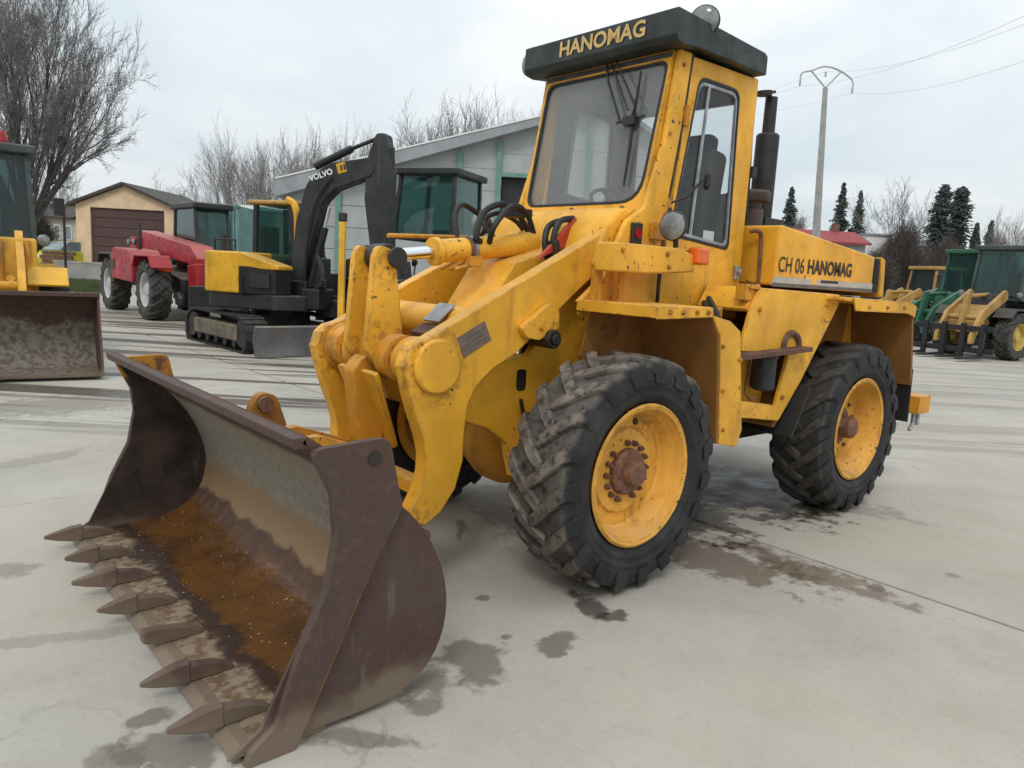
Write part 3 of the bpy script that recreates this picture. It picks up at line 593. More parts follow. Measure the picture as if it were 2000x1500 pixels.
# cowling below the windscreen
m = MB().prism([(-.58, 2.065), (-.30, 2.045), (-.18, 1.93), (-.10, 1.70), (-.60, 1.60)], -.50, .52); m.build('front_cowl', Y, L, bevel=.03, seg=3)
rp = [(.35, (1150, 424)), (.35, (1152, 470)), (.35, (1076, 508))]
q = [on(1, .33, *p) for _, p in rp]
m = MB(); m.prism([(p.x+.02, p.z) for p in q], .22, .25); m.build('red_cover', M['red_flat'], L, bevel=.004)

# ---- cab
HC = .575
SIDE = [(-.665, 2.985), (-.785, 2.985), (-.735, 2.55), (-.635, 1.97), (-.62, 1.50), (.06, 1.50), (-.14, 1.65), (-.23, 1.84), (-.30, 1.97), (-.45, 2.06), (-.585, 2.45)]
for s in (1, -1):
    MB().prism(SIDE, s*(HC-.04), s*HC).build('cab_pillar', Y, L, bevel=.012)
# front wall with windscreen opening, leaning back
TOPc, BOTc = Vector((-.655, 0, 2.985)), Vector((-.475, 0, 2.035))
VV = (TOPc-BOTc).normalized(); Hh = (TOPc-BOTc).length; UU = Vector((0, 1, 0))
outer = roundpoly([(-HC+.041, 0), (HC-.041, 0), (HC-.041, Hh), (-HC+.041, Hh)], .012, 6)
inner = roundpoly([(-.505, .055), (.505, .055), (.515, Hh-.06), (-.515, Hh-.06)], [.09, .17, .07, .07], 6)
cabf = MB().ring(outer, inner, BOTc+Vector((.006, 0, 0)), UU, VV, .05).build('cab_front', Y, L, bevel=.006)
m = MB().ring(inner, inset(inner, .022), BOTc+Vector((.0085, 0, 0)), UU, VV, .03); seal = m.build('windscreen_seal', M['rubber'], cabf, bevel=.004)
m = MB().plate(inset(inner, .02), BOTc+Vector((-.006, 0, 0)), UU, VV, .006); m.build('windscreen', M['windshield'], cabf)
# wiper gear on the windscreen
NW = UU.cross(VV).normalized()
def wpt(u, v, off=.02):
    d = ray(u, v); n = NW; o = BOTc+n*off; return CP + d*((o-CP).dot(n)/d.dot(n))
wp = MB()
wp.tube([wpt(1184, 108, .03), wpt(1188, 160, .04), wpt(1212, 240, .035)], .008, 6); wp.tube([wpt(1203, 120, .05), wpt(1240, 205, .05), wpt(1234, 228, .04)], .007, 6); wp.tube([wpt(1193, 120, .03), wpt(1226, 215, .04)], .006, 6)
wp.box(wpt(1232, 236, .03), (.05, .09, .05)); wp.tube([wpt(1204, 240, .03), wpt(1258, 226, .03)], .008, 6)
wiper = wp.build('wiper_arm', M['black'], cabf)
MB().tube([wpt(1252, 140, .02), wpt(1238, 225, .024), wpt(1228, 300, .02), wpt(1218, 362, .016)], [.007, .012, .012, .007], 6).build('wiper_blade', M['rubber'], cabf)
# cab door on the left
door_o = [(-.79, 2.965), (-.74, 2.55), (-.642, 1.97), (-.628, 1.51), (-1.18, 1.49), (-1.30, 1.36), (-1.46, 1.36), (-1.515, 1.95), (-1.50, 2.975)]
DO = roundpoly([(-.79, 2.965), (-.628, 1.51), (-1.50, 1.40), (-1.50, 2.975)][::-1], [.01, .03, .03, .01], 6)
DI = roundpoly([(-.865, 2.87), (-.695, 1.915), (-1.335, 1.86), (-1.30, 2.87)][::-1], [.08, .05, .11, .09], 6)
def side_ring(o_, i_, y, th): return MB().ring(o_, i_, (0, y, 0), (1, 0, 0), (0, 0, 1), th)
for s in (1, -1):
    if s < 0: DI = roundpoly([(-.93, 2.84), (-.86, 2.20), (-1.36, 2.16), (-1.36, 2.84)][::-1], [.08, .06, .08, .08], 6)
    # UxV = -y, so the plate is built inward from the outer face for the left side
    mm = MB(); y = s*HC
    n = len(DO); vs = []
    for yy in (y, y-s*.04):
        vs += [(p[0], yy, p[1]) for p in DO] + [(p[0], yy, p[1]) for p in DI]
    fs = []
    for i in range(n):
        j = (i+1) % n; fs += [(i, j, n+j, n+i), (2*n+j, 2*n+i, 3*n+i, 3*n+j), (j, i, 2*n+i, 2*n+j), (n+i, n+j, 3*n+j, 3*n+i)]
    door = mm.add(vs, fs).build('cab_door' if s > 0 else 'cab_side_wall', Y, L, bevel=.008)
    DJ = inset(DI, .02); DK = inset(DI, .042)
    for nm, A, B_, y0, y1, mt in (('door_seal', DI, DJ, s*.004, -s*.03, 'rubber'), ('window_frame', DJ, DK, -s*.004, -s*.025, 'chrome')):
        vs = []
        for yy in (y+y0, y+y1): vs += [(p[0], yy, p[1]) for p in A] + [(p[0], yy, p[1]) for p in B_]
        MB().add(vs, fs).build(nm, M[mt] if mt != 'chrome' else M['steel'], door, bevel=.003)
    MB().prism(DK, y-s*.018, y-s*.022).build('window_pane', M['sideglass'], door)
    MB().tube([(-.985, y-s*.012, 2.84), (-.915, y-s*.012, 1.90 if s > 0 else 2.2)], .011, 6).build('window_bar', M['steel'], door)
    if s < 0:
        vs = []
        for yy in (y+.0402, y+.052): vs += [(p[0], yy, p[1]) for p in DO] + [(p[0], yy, p[1]) for p in DI]
        MB().add(vs, fs).build('side_lining', M['lining'], door)
    if s > 0:
        m = MB().box((-1.44, HC+.012, 1.72), (.05, .024, .09)); m.cyl((-1.44, HC+.02, 1.73), (-1.44, HC+.045, 1.73), .02, 12); m.build('door_handle', M['steel'], door, bevel=.004)
        for z in (2.62, 2.06): MB().box((-.755 if z > 2.3 else -.66, HC+.008, z), (.035, .02, .12)).build('door_hinge', M['yellow_worn'], door, bevel=.004)
        MB().box((-1.14, HC-.03, 1.925), (.115, .004, .10)).build('notice', M['white'], door)
    # lower flank under the door
    MB().prism([(-.63, 1.50), (-1.17, 1.485), (-1.30, 1.395), (-1.48, 1.395), (-1.42, 1.20), (-.63, 1.20)], s*(HC-.045), s*(HC-.005)).build('cab_flank', Y, L, bevel=.008)
# rear wall with window, floor, ceiling
RO = roundpoly([(-HC+.041, 0), (HC-.041, 0), (HC-.041, 1.60), (-HC+.041, 1.60)], .01, 5); RI = roundpoly([(-.46, .84), (.46, .84), (.46, 1.46), (-.46, 1.46)], .06, 5)
MB().ring(RO, RI, (-1.495, 0, 1.40), (0, 1, 0), (0, 0, 1), -.012).build('rear_lining', M['lining'], L)
cr_ = MB().ring(RO, RI, (-1.50, 0, 1.40), (0, 1, 0), (0, 0, 1), .04).build('cab_rear', Y, L, bevel=.008)
MB().ring(RI, inset(RI, .02), (-1.497, 0, 1.40), (0, 1, 0), (0, 0, 1), .046).build('rear_seal', M['rubber'], cr_)
MB().plate(inset(RI, .018), (-1.52, 0, 1.40), (0, 1, 0), (0, 0, 1), .005).build('rear_pane', M['sideglass'], cr_)
MB().box((-1.08, 0, 1.52), (.86, 1.06, .05)).build('cab_floor', M['interior'], L); MB().box((-1.05, 0, 2.955), (.82, 1.06, .03)).build('headliner', M['interior'], L)
m = MB().box((-.60, 0, 1.78), (.22, 1.0, .46), (0, -.15, 0)); m.box((-.62, .0, 2.03), (.22, .9, .06), (0, -.2, 0)); m.build('dashboard', M['interior'], L, bevel=.02)
seat = MB().box((-1.02, .22, 1.88), (.48, .50, .16)).build('seat', M['seat'], L, bevel=.04, seg=3)
MB().box((-1.26, .22, 2.20), (.19, .52, .62), (0, -.14, 0)).build('backrest', M['seat'], seat, bevel=.045, seg=3)
MB().box((-1.345, .22, 2.555), (.12, .34, .14), (0, -.14, 0)).build('headrest', M['seat'], seat, bevel=.04, seg=3)
MB().box((-1.04, .22, 1.68), (.34, .36, .26)).build('seat_base', M['interior'], seat, bevel=.02)
m = MB().tube([(-.62, .05, 1.98), (-.80, .05, 2.10)], .022, 8)
sw = m.build('steering_column', M['black'], L)
ax = Vector((-.55, 0, 1)).normalized(); cc = Vector((-.80, .05, 2.11)); b1 = Vector((0, 1, 0)); b2 = ax.cross(b1)
m = MB().tube([cc+(b1*math.cos(a)+b2*math.sin(a))*.19 for a in np.linspace(0, 2*math.pi, 29)], .013, 8, False)
for a in (.5, 2.6, 4.7): m.tube([cc, cc+(b1*math.cos(a)+b2*math.sin(a))*.185], .009, 6)
m.build('steering_wheel', M['black'], sw)
# roof
RP = [(-.525, 3.165), (-1.44, 3.118), (-1.475, 3.10), (-1.475, 2.985), (-1.40, 2.985), (-.75, 2.99), (-.60, 2.975), (-.545, 2.985), (-.52, 3.02)]
roof = MB().prism(RP, -.645, .645).build('cab_roof', M['roof'], L, bevel=.008, seg=2)
p0, p1 = on(0, -.505, 1090, 111), on(0, -.505, 1256, 79)
RPN = Vector((3.165-3.02, 0, .005)).normalized()
text('roof_lettering', 'HANOMAG', M['gold'], roof, (-.519, p0.y, 3.045), (0, 1, 0), (-.005/.145, 0, 1), p1.y-p0.y, .098, .028, .004)
def lamp(name, c, dirv, r, mat_shell, parent, depth=None):
    d = depth or r*1.1; dv_ = Vector(dirv).normalized()
    s_ = MB().lathe([(r*1.0, 0), (r*1.06, -.004), (r*1.06, -.02), (r*.98, -.025), (r*.82, -d*.65), (r*.5, -d*.95), (.0001, -d)], c, dv_, 28, caps=False)
    ob = s_.build(name, mat_shell, parent)
    MB().lathe([(r*.98, .001), (r*.8, .010), (r*.5, .018), (.0001, .022)], c, dv_, 28).build('lamp_lens', M['lens'], ob)
    MB().lathe([(r*.9, -.006), (r*.6, -d*.35), (.0001, -d*.5)], c, dv_, 24, caps=False).build('reflector', M['chrome'], ob)
    return ob
lc = on(1, .60, 1376, 40)
wl_ = lamp('work_lamp', lc, (1, .55, -.05), .085, M['black'], roof, .12)
MB().tube([(lc.x-.04, lc.y, lc.z-.06), (lc.x-.05, lc.y, lc.z-.12)], .015, 8).build('lamp_stem', M['black'], roof)
lc2 = Vector((-.60, -.70, 3.085)); lamp('work_lamp', lc2, (1, -.1, -.1), .07, M['black'], roof)
MB().tube([(lc2.x-.05, -.70, 3.08), (lc2.x-.08, -.63, 3.06)], .015, 8).build('lamp_stem', M['black'], roof)
# cab rear corner: gutter pipe, mirror with arm
m = MB().tube(smooth_path([(-1.53, .53, 2.9), (-1.54, .54, 2.5), (-1.52, .56, 2.35), (-1.55, .55, 2.1)], 4), .012, 6); m.box((-1.53, .57, 2.39), (.05, .05, .07)); m.build('cab_hook', M['black'], L)
ms, me_ = Vector((-.66, HC+.005, 2.10)), on(1, .72, 1372, 352)
m = MB().tube([ms, Vector((-.72, .66, 2.14)), me_], .008, 6); m.cyl((-.66, HC, 2.06), (-.66, HC+.02, 2.06), .018, 8); ma = m.build('mirror_arm', M['black'], L)
MB().box(me_+Vector((-.05, 0, -.0)), (.12, .035, .09), (0, 0, .7)).build('mirror', M['black'], ma, bevel=.016, seg=3)

# ---- headlight bracket and lights
m = MB().prism([(.03, 1.83), (-.47, 1.83), (-.66, 1.80), (-.66, 1.70), (-.30, 1.675), (.03, 1.675)], .645, .80)
hb = m.build('lamp_bracket', Y, L, bevel=.012)
for x_ in (-.02, -.20): MB().box((x_, .63, 1.59), (.045, .05, .20)).build('bracket_leg', M['yellow_worn'], hb, bevel=.004)
hl = on(1, .74, 1313, 441); lamp('headlight', hl, (1, .18, -.02), .080, M['charcoal'], hb, .10)
MB().tube([hl+Vector((-.04, 0, -.05)), hl+Vector((-.05, 0, -.12))], .016, 8).build('lamp_stem', M['black'], hb)
ind = on(1, .77, 1352, 500); m = MB().box(ind+Vector((-.02, .03, 0)), (.11, .09, .10)); m.build('turn_signal', M['orange'], hb, bevel=.018, seg=3)
q0 = on(1, HC+.012, 1243, 456); m = MB().box(q0, (.09, .02, .12)); pl0 = m.build('marker_box', M['dark'], L, bevel=.006)
MB().cyl(q0+Vector((0, .01, 0)), q0+Vector((0, .02, 0)), .028, 14).build('marker_lens', M['redlens'], pl0)
q1 = on(1, HC+.02, 1285, 452); m = MB().box(q1, (.12, .03, .10)); m.tube([q1, q1+Vector((-.02, .03, .12)), q1+Vector((-.05, .02, .2))], .008, 6); m.build('cable_box', M['yellow_worn'], L, bevel=.006)
q2 = on(1, -.50, 930, 436); 
hb3 = MB().box((-.25, -.66, 1.755), (.55, .16, .15)).build('lamp_bracket', Y, L, bevel=.012)
lamp('headlight', Vector((-.14, -.60, 1.955)), (1, -.1, 0), .08, M['charcoal'], hb3, .10)
MB().tube([(-.18, -.60, 1.90), (-.19, -.62, 1.82)], .016, 8).build('lamp_stem', M['black'], hb3)

# ---- front fenders
for s in (1, -1):
    m = MB().prism([(.045, 1.515), (.045, 1.455), (.035, 1.455), (.03, 1.50), (-.43, 1.50), (-.43, 1.515)], s*.55, s*1.10)
    fd = m.build('front_fender', Y, L, bevel=.004)
    m = MB().prism([(.043, 1.513), (-.43, 1.513), (-.43, 1.46), (.043, 1.45)], s*1.101, s*1.115); m.build('fender_lip', Y, fd, bevel=.004)
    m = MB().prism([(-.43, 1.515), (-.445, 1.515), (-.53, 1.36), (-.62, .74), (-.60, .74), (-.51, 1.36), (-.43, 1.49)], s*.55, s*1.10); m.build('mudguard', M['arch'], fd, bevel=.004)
    m = MB().prism([(-.445, 1.47), (-.53, 1.36), (-.62, .74), (-.80, .70), (-.845, .80), (-.73, 1.38), (-.62, 1.44)], s*1.08, s*1.105); m.build('mudguard_flange', Y, fd, bevel=.005)
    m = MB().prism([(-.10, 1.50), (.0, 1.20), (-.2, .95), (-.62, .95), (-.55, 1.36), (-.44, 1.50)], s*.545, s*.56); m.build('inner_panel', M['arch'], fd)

# ---- articulation and centre
m = MB().box((-1.05, 0, .85), (.9, .5, .6)); m.cyl((-1.2, 0, .45), (-1.2, 0, 1.3), .09, 16); m.box((-2.3, 0, .85), (2.0, .9, .7)); m.box((-1.0, 0, 1.32), (.9, 1.05, .12)); m.build('chassis', M['dark'], L)

# ---- rear body
RPAN = [(-1.115, 1.635), (-2.12, 1.615), (-2.12, 1.545), (-1.66, 1.01), (-1.50, .80), (-1.28, 1.20), (-.90, 1.25), (-.92, 1.50)]
RPAN = [(-1.10, 1.63), (-2.13, 1.61), (-2.13, 1.54), (-1.70, 1.01), (-1.47, .77), (-1.395, .80), (-1.52, 1.225), (-.96, 1.245), (-.955, 1.30), (-1.02, 1.50)]
for s in (1, -1):
    rp_ = MB().prism(RPAN, s*.955, s*.985).build('rear_side_panel', Y, L, bevel=.008)
    MB().prism([(-.97, 1.24), (-1.52, 1.225), (-1.50, .78), (-.92, .87), (-.90, 1.2)], s*.80, s*.83).build('tank_wall', Y, L, bevel=.008)
    MB().prism([(-.905, .955), (-1.42, .88), (-1.46, .775), (-.93, .845)], s*.79, s*.99).build('step_box', Y, L, bevel=.008)
    # top deck and front closing plate
    MB().prism([(-1.0, 1.50), (-1.10, 1.632), (-2.13, 1.612), (-2.13, 1.58), (-1.12, 1.60), (-1.02, 1.48)], s*.60, s*.954).build('rear_deck', Y, L, bevel=.006)
    MB().prism([(-.965, 1.48), (-1.0, 1.50), (-1.0, .85), (-.965, .85)], s*.62, s*.80).build('rear_front_plate', M['yellow_worn'], L, bevel=.006)
    # rear fender over the wheel
    fd = MB().prism([(-1.94, 1.60), (-3.02, 1.575), (-3.12, 1.56), (-3.12, 1.53), (-2.12, 1.565), (-1.94, 1.575)], s*.60, s*1.10).build('rear_fender', Y, L, bevel=.006)
    MB().prism([(-2.06, 1.595), (-3.0, 1.58), (-3.135, 1.55), (-3.135, 1.46), (-3.0, 1.49), (-2.12, 1.505)], s*1.101, s*1.115).build('fender_lip', Y, fd, bevel=.005)
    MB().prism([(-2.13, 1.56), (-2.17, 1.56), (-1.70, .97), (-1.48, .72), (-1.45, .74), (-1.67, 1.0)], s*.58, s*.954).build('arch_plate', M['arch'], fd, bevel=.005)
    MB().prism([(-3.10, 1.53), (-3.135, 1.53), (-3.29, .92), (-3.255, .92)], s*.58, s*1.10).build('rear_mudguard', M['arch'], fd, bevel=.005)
    MB().prism([(-3.26, 1.05), (-3.275, 1.05), (-3.30, .62), (-3.285, .62)], s*.66, s*1.10).build('mud_flap', M['rubber'], fd)
    MB().prism([(-1.72, 1.0), (-1.735, .99), (-1.55, .66), (-1.535, .67)], s*.62, s*1.05).build('mud_flap', M['rubber'], fd)
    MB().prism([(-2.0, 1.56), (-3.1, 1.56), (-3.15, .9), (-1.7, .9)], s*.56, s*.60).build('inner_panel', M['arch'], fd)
# step, reservoir, brackets, hand rail on the left
m = MB().box((-1.22, .985, 1.235), (.86, .18, .03), (0, .035, 0)); stp = m.build('step_plate', M['rust'], L, bevel=.004)
m = MB().tube(smooth_path([(-1.42, .99, 1.24), (-1.44, .99, 1.32), (-1.52, .99, 1.35), (-1.60, .99, 1.31), (-1.62, .99, 1.22)], 4), .022, 8); m.build('bracket_loop', M['rust'], stp)
rv = MB().lathe([(.05, -.015), (.075, 0), (.075, .20), (.06, .215), (.0001, .22)], (-1.32, .93, .995), (0, 0, 1), 24).build('reservoir', M['charcoal'], L)
MB().lathe([(.078, .19), (.082, .20), (.082, .235), (.05, .245)], (-1.32, .93, .995), (0, 0, 1), 24).build('reservoir_cap', M['black'], rv)
m = MB().tube([(-1.09, .95, 1.23), (-1.12, .95, 1.18), (-1.09, .95, .98), (-1.16, .95, .93), (-1.22, .95, .94)], .009, 6); m.build('step_bracket', M['rust'], L)
m = MB().tube(smooth_path([(-1.53, .60, 2.00), (-1.55, .66, 2.0), (-1.58, .66, 1.94), (-1.60, .66, 1.7), (-1.585, .66, 1.56)], 5), .014, 8); m.build('hand_rail', M['nutrust'], L)
m = MB().box((-1.06, .92, 1.60), (.16, .07, .10)); m.box((-1.06, .965, 1.63), (.1, .03, .02)); m.build('latch_box', M['yellow_worn'], L, bevel=.005)
hose([(-.98, .70, 1.55), (-.92, .80, 1.47), (-.88, .86, 1.40), (-.82, .90, 1.36)], .018, 'dark')
hose([(-1.0, .66, 1.52), (-.92, .74, 1.43), (-.86, .82, 1.36)], .022, 'dark')
hose([(-.86, .8, 1.36), (-1.0, .78, 1.27), (-1.15, .78, 1.24)], .018, 'dark')
m = MB().box((-.78, .99, 1.345), (.10, .10, .07)); m.build('flange_bracket', M['steel'], L, bevel=.006)

# ---- engine hood
HP = [(-1.60, 2.045), (-1.66, 2.05), (-2.2, 2.0), (-3.08, 1.918), (-3.08, 1.63), (-1.60, 1.65)]
hood = MB().prism(HP, -.78, .78).build('engine_hood', Y, L, bevel=.02, seg=3)
m = MB().prism([(-3.085, 1.915), (-3.17, 1.905), (-3.20, 1.63), (-3.085, 1.63)], -.77, .77); gl_ = m.build('rear_grille', M['bandd'], hood)
for k in range(6): MB().prism([(-3.092-.014*k, 1.90), (-3.098-.014*k, 1.90), (-3.104-.016*k, 1.64), (-3.096-.016*k, 1.64)], -.782, .782).build('grille_bar', M['pipe'], gl_)
m = MB().prism([(-3.175, 1.92), (-3.25, 1.90), (-3.29, 1.60), (-3.205, 1.60)], -.79, .79); m.build('grille_frame', Y, hood, bevel=.008)
m = MB().prism([(-1.545, 1.655), (-3.075, 1.65), (-3.075, 1.705), (-1.60, 1.71)], .781, .784); m.build('trim_band', M['band'], hood)
m = MB().prism([(-1.56, 1.642), (-3.07, 1.638), (-3.07, 1.662), (-1.56, 1.668)], .7845, .787); m.build('trim_line', M['bandd'], hood)
MB().prism([(-2.10, 1.67), (-2.16, 1.67), (-2.16, 1.71), (-2.10, 1.71)], .7842, .7862).build('trim_gap', Y, hood)
t0, t1, t2, t3 = on(1, .785, 1520, 531), on(1, .785, 1570, 536), on(1, .785, 1577, 537), on(1, .785, 1662, 546)
text('hood_number', 'CH 06', M['ink'], hood, t0+Vector((0, -.002, 0)), (-1, 0, 0), (0, 0, 1), t0.x-t1.x, .105, .004, .001)
text('hood_lettering', 'HANOMAG', M['ink'], hood, Vector((t2.x, .783, t0.z)), (-1, 0, 0), (0, 0, 1), t2.x-t3.x, .105, .035, .001)
t4 = on(1, .785, 1606, 550); MB().box((t4.x-.11, .786, t4.z), (.26, .003, .018)).build('hood_badge', M['ink'], hood)
M['filter'] = mat_plain('sooty_filter_steel', (.05, .034, .026), .6, 0, .5, 8)
# exhaust and air filter
ex = MB().lathe([(.078, .0), (.082, .02), (.082, .60), (.07, .615), (.045, .62), (.043, .87)], (-2.03, .36, 2.12), (0, 0, 1), 28)
ex.lathe([(.038, .62), (.036, .87)], (-2.03, .36, 2.12), (0, 0, 1), 28)
exo = ex.build('exhaust_stack', M['pipe'], L)
m = MB().lathe([(.052, .865), (.056, .90), (.0001, .905)], (-2.02, .36, 2.12), (.10, 0, 1), 20); m.box((-1.95, .36, 3.005), (.12, .09, .02), (0, .25, 0)); m.build('rain_cap', M['pipe'], exo, bevel=.003)
m = MB().box((-2.03, .36, 2.08), (.26, .26, .10)); m.build('stack_base', M['pipe'], exo, bevel=.01)
m = MB().lathe([(.09, .0), (.09, .13), (.075, .14), (.075, .18), (.125, .185), (.13, .20), (.13, .24), (.115, .26), (.03, .27), (.0001, .27)], (-1.80, .42, 2.045), (0, 0, 1), 28); m.build('air_filter', M['filter'], L)
# rear counterweight and hitch
m = MB().prism([(-3.10, 1.60), (-3.34, 1.58), (-3.46, 1.2), (-3.46, .66), (-3.05, .60), (-3.05, 1.2)], -.62, .62); m.build('counterweight', M['yellow_worn'], L, bevel=.02)
m = MB().box((-3.72, .93, .72), (.24, .26, .15)); m.box((-3.55, .80, .72), (.3, .3, .09)); hk = m.build('hitch_beam', M['yellow_worn'], L, bevel=.006)
m = MB().tube([(-3.68, 1.0, .64), (-3.68, 1.0, .55), (-3.62, 1.0, .50)], .018, 8); m.box((-3.72, 1.0, .60), (.04, .06, .12)); m.build('tow_hook', M['steel'], hk, bevel=.006)


# ---- small fixings: bolts, door gap, pipes
def bolt(p, n, r=.013, mt='yellow_worn'):
    p, n = Vector(p), Vector(n).normalized(); MB().cyl(p-n*.002, p+n*.004, r*1.5, 12).cyl(p+n*.004, p+n*.016, r, 6).build('bolt', M[mt], L)
for y in (-.40, .0, .42): bolt((-.425, y, 2.052), (.6, 0, .8), .012, 'nutrust')
for x in (-.05, -.16, -.28, -.38): bolt((x, 1.116, 1.487), (0, 1, 0), .010)
for x, z in ((-.56, 1.30), (-.60, 1.05), (-.64, .82), (-.74, 1.22)): bolt((x, 1.106, z), (0, 1, 0), .009)
for x, z in ((-1.10, 1.50), (-1.95, 1.54), (-1.48, .93)): bolt((x, .986, z), (0, 1, 0), .012)
for x in (-2.3, -2.6, -2.9): bolt((x, 1.116, 1.535), (0, 1, 0), .010)
for x, z in ((-.02, 1.79), (-.40, 1.79), (-.42, 1.72)): bolt((x, .801, z), (0, 1, 0), .010)
for x, z in ((.02, 1.44), (.30, 1.36), (.24, 1.31)): bolt((x, .551, z), (0, 1, 0), .011)
for x, z in ((-.13, 1.62), (-.25, 1.80), (-.40, 1.96), (-.62, 2.5), (-.70, 2.9)): bolt((x, HC+.001, z), (0, 1, 0), .009)
gap = [(-.785, 2.975), (-.737, 2.55), (-.638, 1.97), (-.624, 1.52)]
MB().prism([(x-.006, z) for x, z in gap]+[(x+.007, z) for x, z in gap[::-1]], HC-.02, HC+.0015).build('door_gap', M['dark'], L)
cx, cz = S(.5, [(852, 716)])[0]
hose([(.62, .28, 1.22), (.50, .30, 1.05), (.46, .27, .88), (.30, .22, .80)], .014)
hose([(.58, -.2, 1.20), (.5, -.12, 1.0), (.4, -.05, .86)], .014)
hose([(.30, .42, .95), (.22, .40, .80), (.10, .45, .72)], .012, 'dark')
hose([(-.6, .60, 1.70), (-.58, .615, 1.58), (-.6, .60, 1.52)], .012, 'dark')
for k in range(3): MB().tube(smooth_path([(.40-.03*k, -.24+.05*k, 1.64), (.1, -.24+.05*k, 1.79-.01*k), (-.2, -.24+.05*k, 1.88)], 4), .009, 6).build('steel_pipe', M['yellow_worn'], L)
MB().cyl((.955, -.07, 1.685), (.955, .07, 1.685), .07, 18).build('grease_collar', M['dark'], L, bevel=.01)
m = MB().cyl((.955, -.19, 1.685), (.955, -.125, 1.685), .062, 16); m.build('crank_pin', M['dark'], L, bevel=.006)

# ================================================================ OTHER MACHINES IN THE YARD (built at real size in their own axes: +x forward)
_cache = {}
def shared(key, make):
    if key not in _cache: _cache[key] = make()
    return _cache[key]
M['tyre_bg'] = mat_plain('dusty_tyre_rubber', (.05, .047, .043), .75, 0, .5, 7)
M['tyre_blk'] = mat_plain('black_tyre_rubber', (.022, .022, .022), .7, 0, .4, 7)
M['rimgrey'] = mat_plain('grey_rim', (.42, .43, .43), .5, 0, .15, 6)
M['rimyel'] = mat_plain('yellow_rim', (.45, .33, .08), .55, 0, .25, 6)
M['cabgrey'] = mat_paint('grey_green_cab_paint', (.045, .06, .06), .5, .3, .4)
def bg_wheel(parent, x, y, R, w, side, tm, rm):
    rr = R*.55
    def mk():
        m = MB(); m.lathe([(rr*1.02, -.42*w), (rr*.9, -.3*w), (rr*.86, .12*w), (rr*.82, .14*w), (rr*.45, .14*w), (rr*.40, .34*w), (rr*.25, .40*w), (.0001, .40*w)], (0, 0, 0), (0, 1, 0), 24, caps=False)
        m.lathe([(rr*.86, .12*w), (rr*.95, .38*w), (rr*1.04, .42*w)], (0, 0, 0), (0, 1, 0), 24, caps=False)
        o = m.build('wheel', None); me = o.data; bpy.data.objects.remove(o); return me
    def mt():
        o = tyre_mb(R, rr, w, 16, R*.06, .30, .06).build('tyre', None); me = o.data; bpy.data.objects.remove(o); return me
    def inst(name, key, mk_, mat):
        me = shared(key+(mat.name,), lambda: (lambda q: (q.materials.clear(), q.materials.append(mat), q)[2])(mk_()))
        o = bpy.data.objects.new(name, me); COL.objects.link(o); return o
    r = inst('wheel', ('rim', R, w), mk, rm); t = inst('tyre', ('tyre', R, w), mt, tm); t.parent = r
    r.parent = parent; r.location = (x, y, R); r.rotation_euler = (0, rnd.random()*6, 0 if side > 0 else math.pi); return r
def cab_unit(root, x0, x1, hy, z0, z1, frame, glass, rooff, lean=.10, taper=.06, rh=.13):
    # four pillars, roof, lower panels and panes
    P = lambda x, y, z: Vector((x, y, z))
    b = [P(x1, hy, z0), P(x1, -hy, z0), P(x0, -hy, z0), P(x0, hy, z0)]
    t = [P(x1-lean, hy-taper, z1), P(x1-lean, -hy+taper, z1), P(x0, -hy+taper, z1), P(x0, hy-taper, z1)]
    for p, q in zip(b, t): MB().tube([p, q], .05, 4).build('cab_pillar', frame, root)
    for i in range(4):
        j = (i+1) % 4; c = (b[i]+b[j]+t[i]+t[j])/4; n = (b[j]-b[i]).cross(t[i]-b[i]).normalized()*.006
        s = [c+(p-c)*.96 for p in (b[i], b[j], t[j], t[i])]
        MB().add([p+n for p in s]+[p-n for p in s], [(0, 1, 2, 3), (7, 6, 5, 4), (0, 4, 5, 1), (1, 5, 6, 2), (2, 6, 7, 3), (3, 7, 4, 0)]).build('cab_window', glass, root)
        MB().tube([b[i], b[j]], .045, 4).build('sill', frame, root)
    cx = (x0+x1-lean)/2
    MB().box((cx, 0, z1+.05), (x1-x0+.16, 2*hy+.12, rh)).build('cab_roof', rooff, root, bevel=.03)
    s = MB().box((cx-.15, 0, z0+.12), (.45, .45, .14)).build('seat', M['seat'], root, bevel=.03); MB().box((cx-.38, 0, z0+.45), (.12, .45, .6)).build('backrest', M['seat'], s, bevel=.03)
    MB().tube([(x1-.25, 0, z0+.1), (x1-.45, 0, z0+.5)], .03, 6).build('steering_column', M['black'], root)
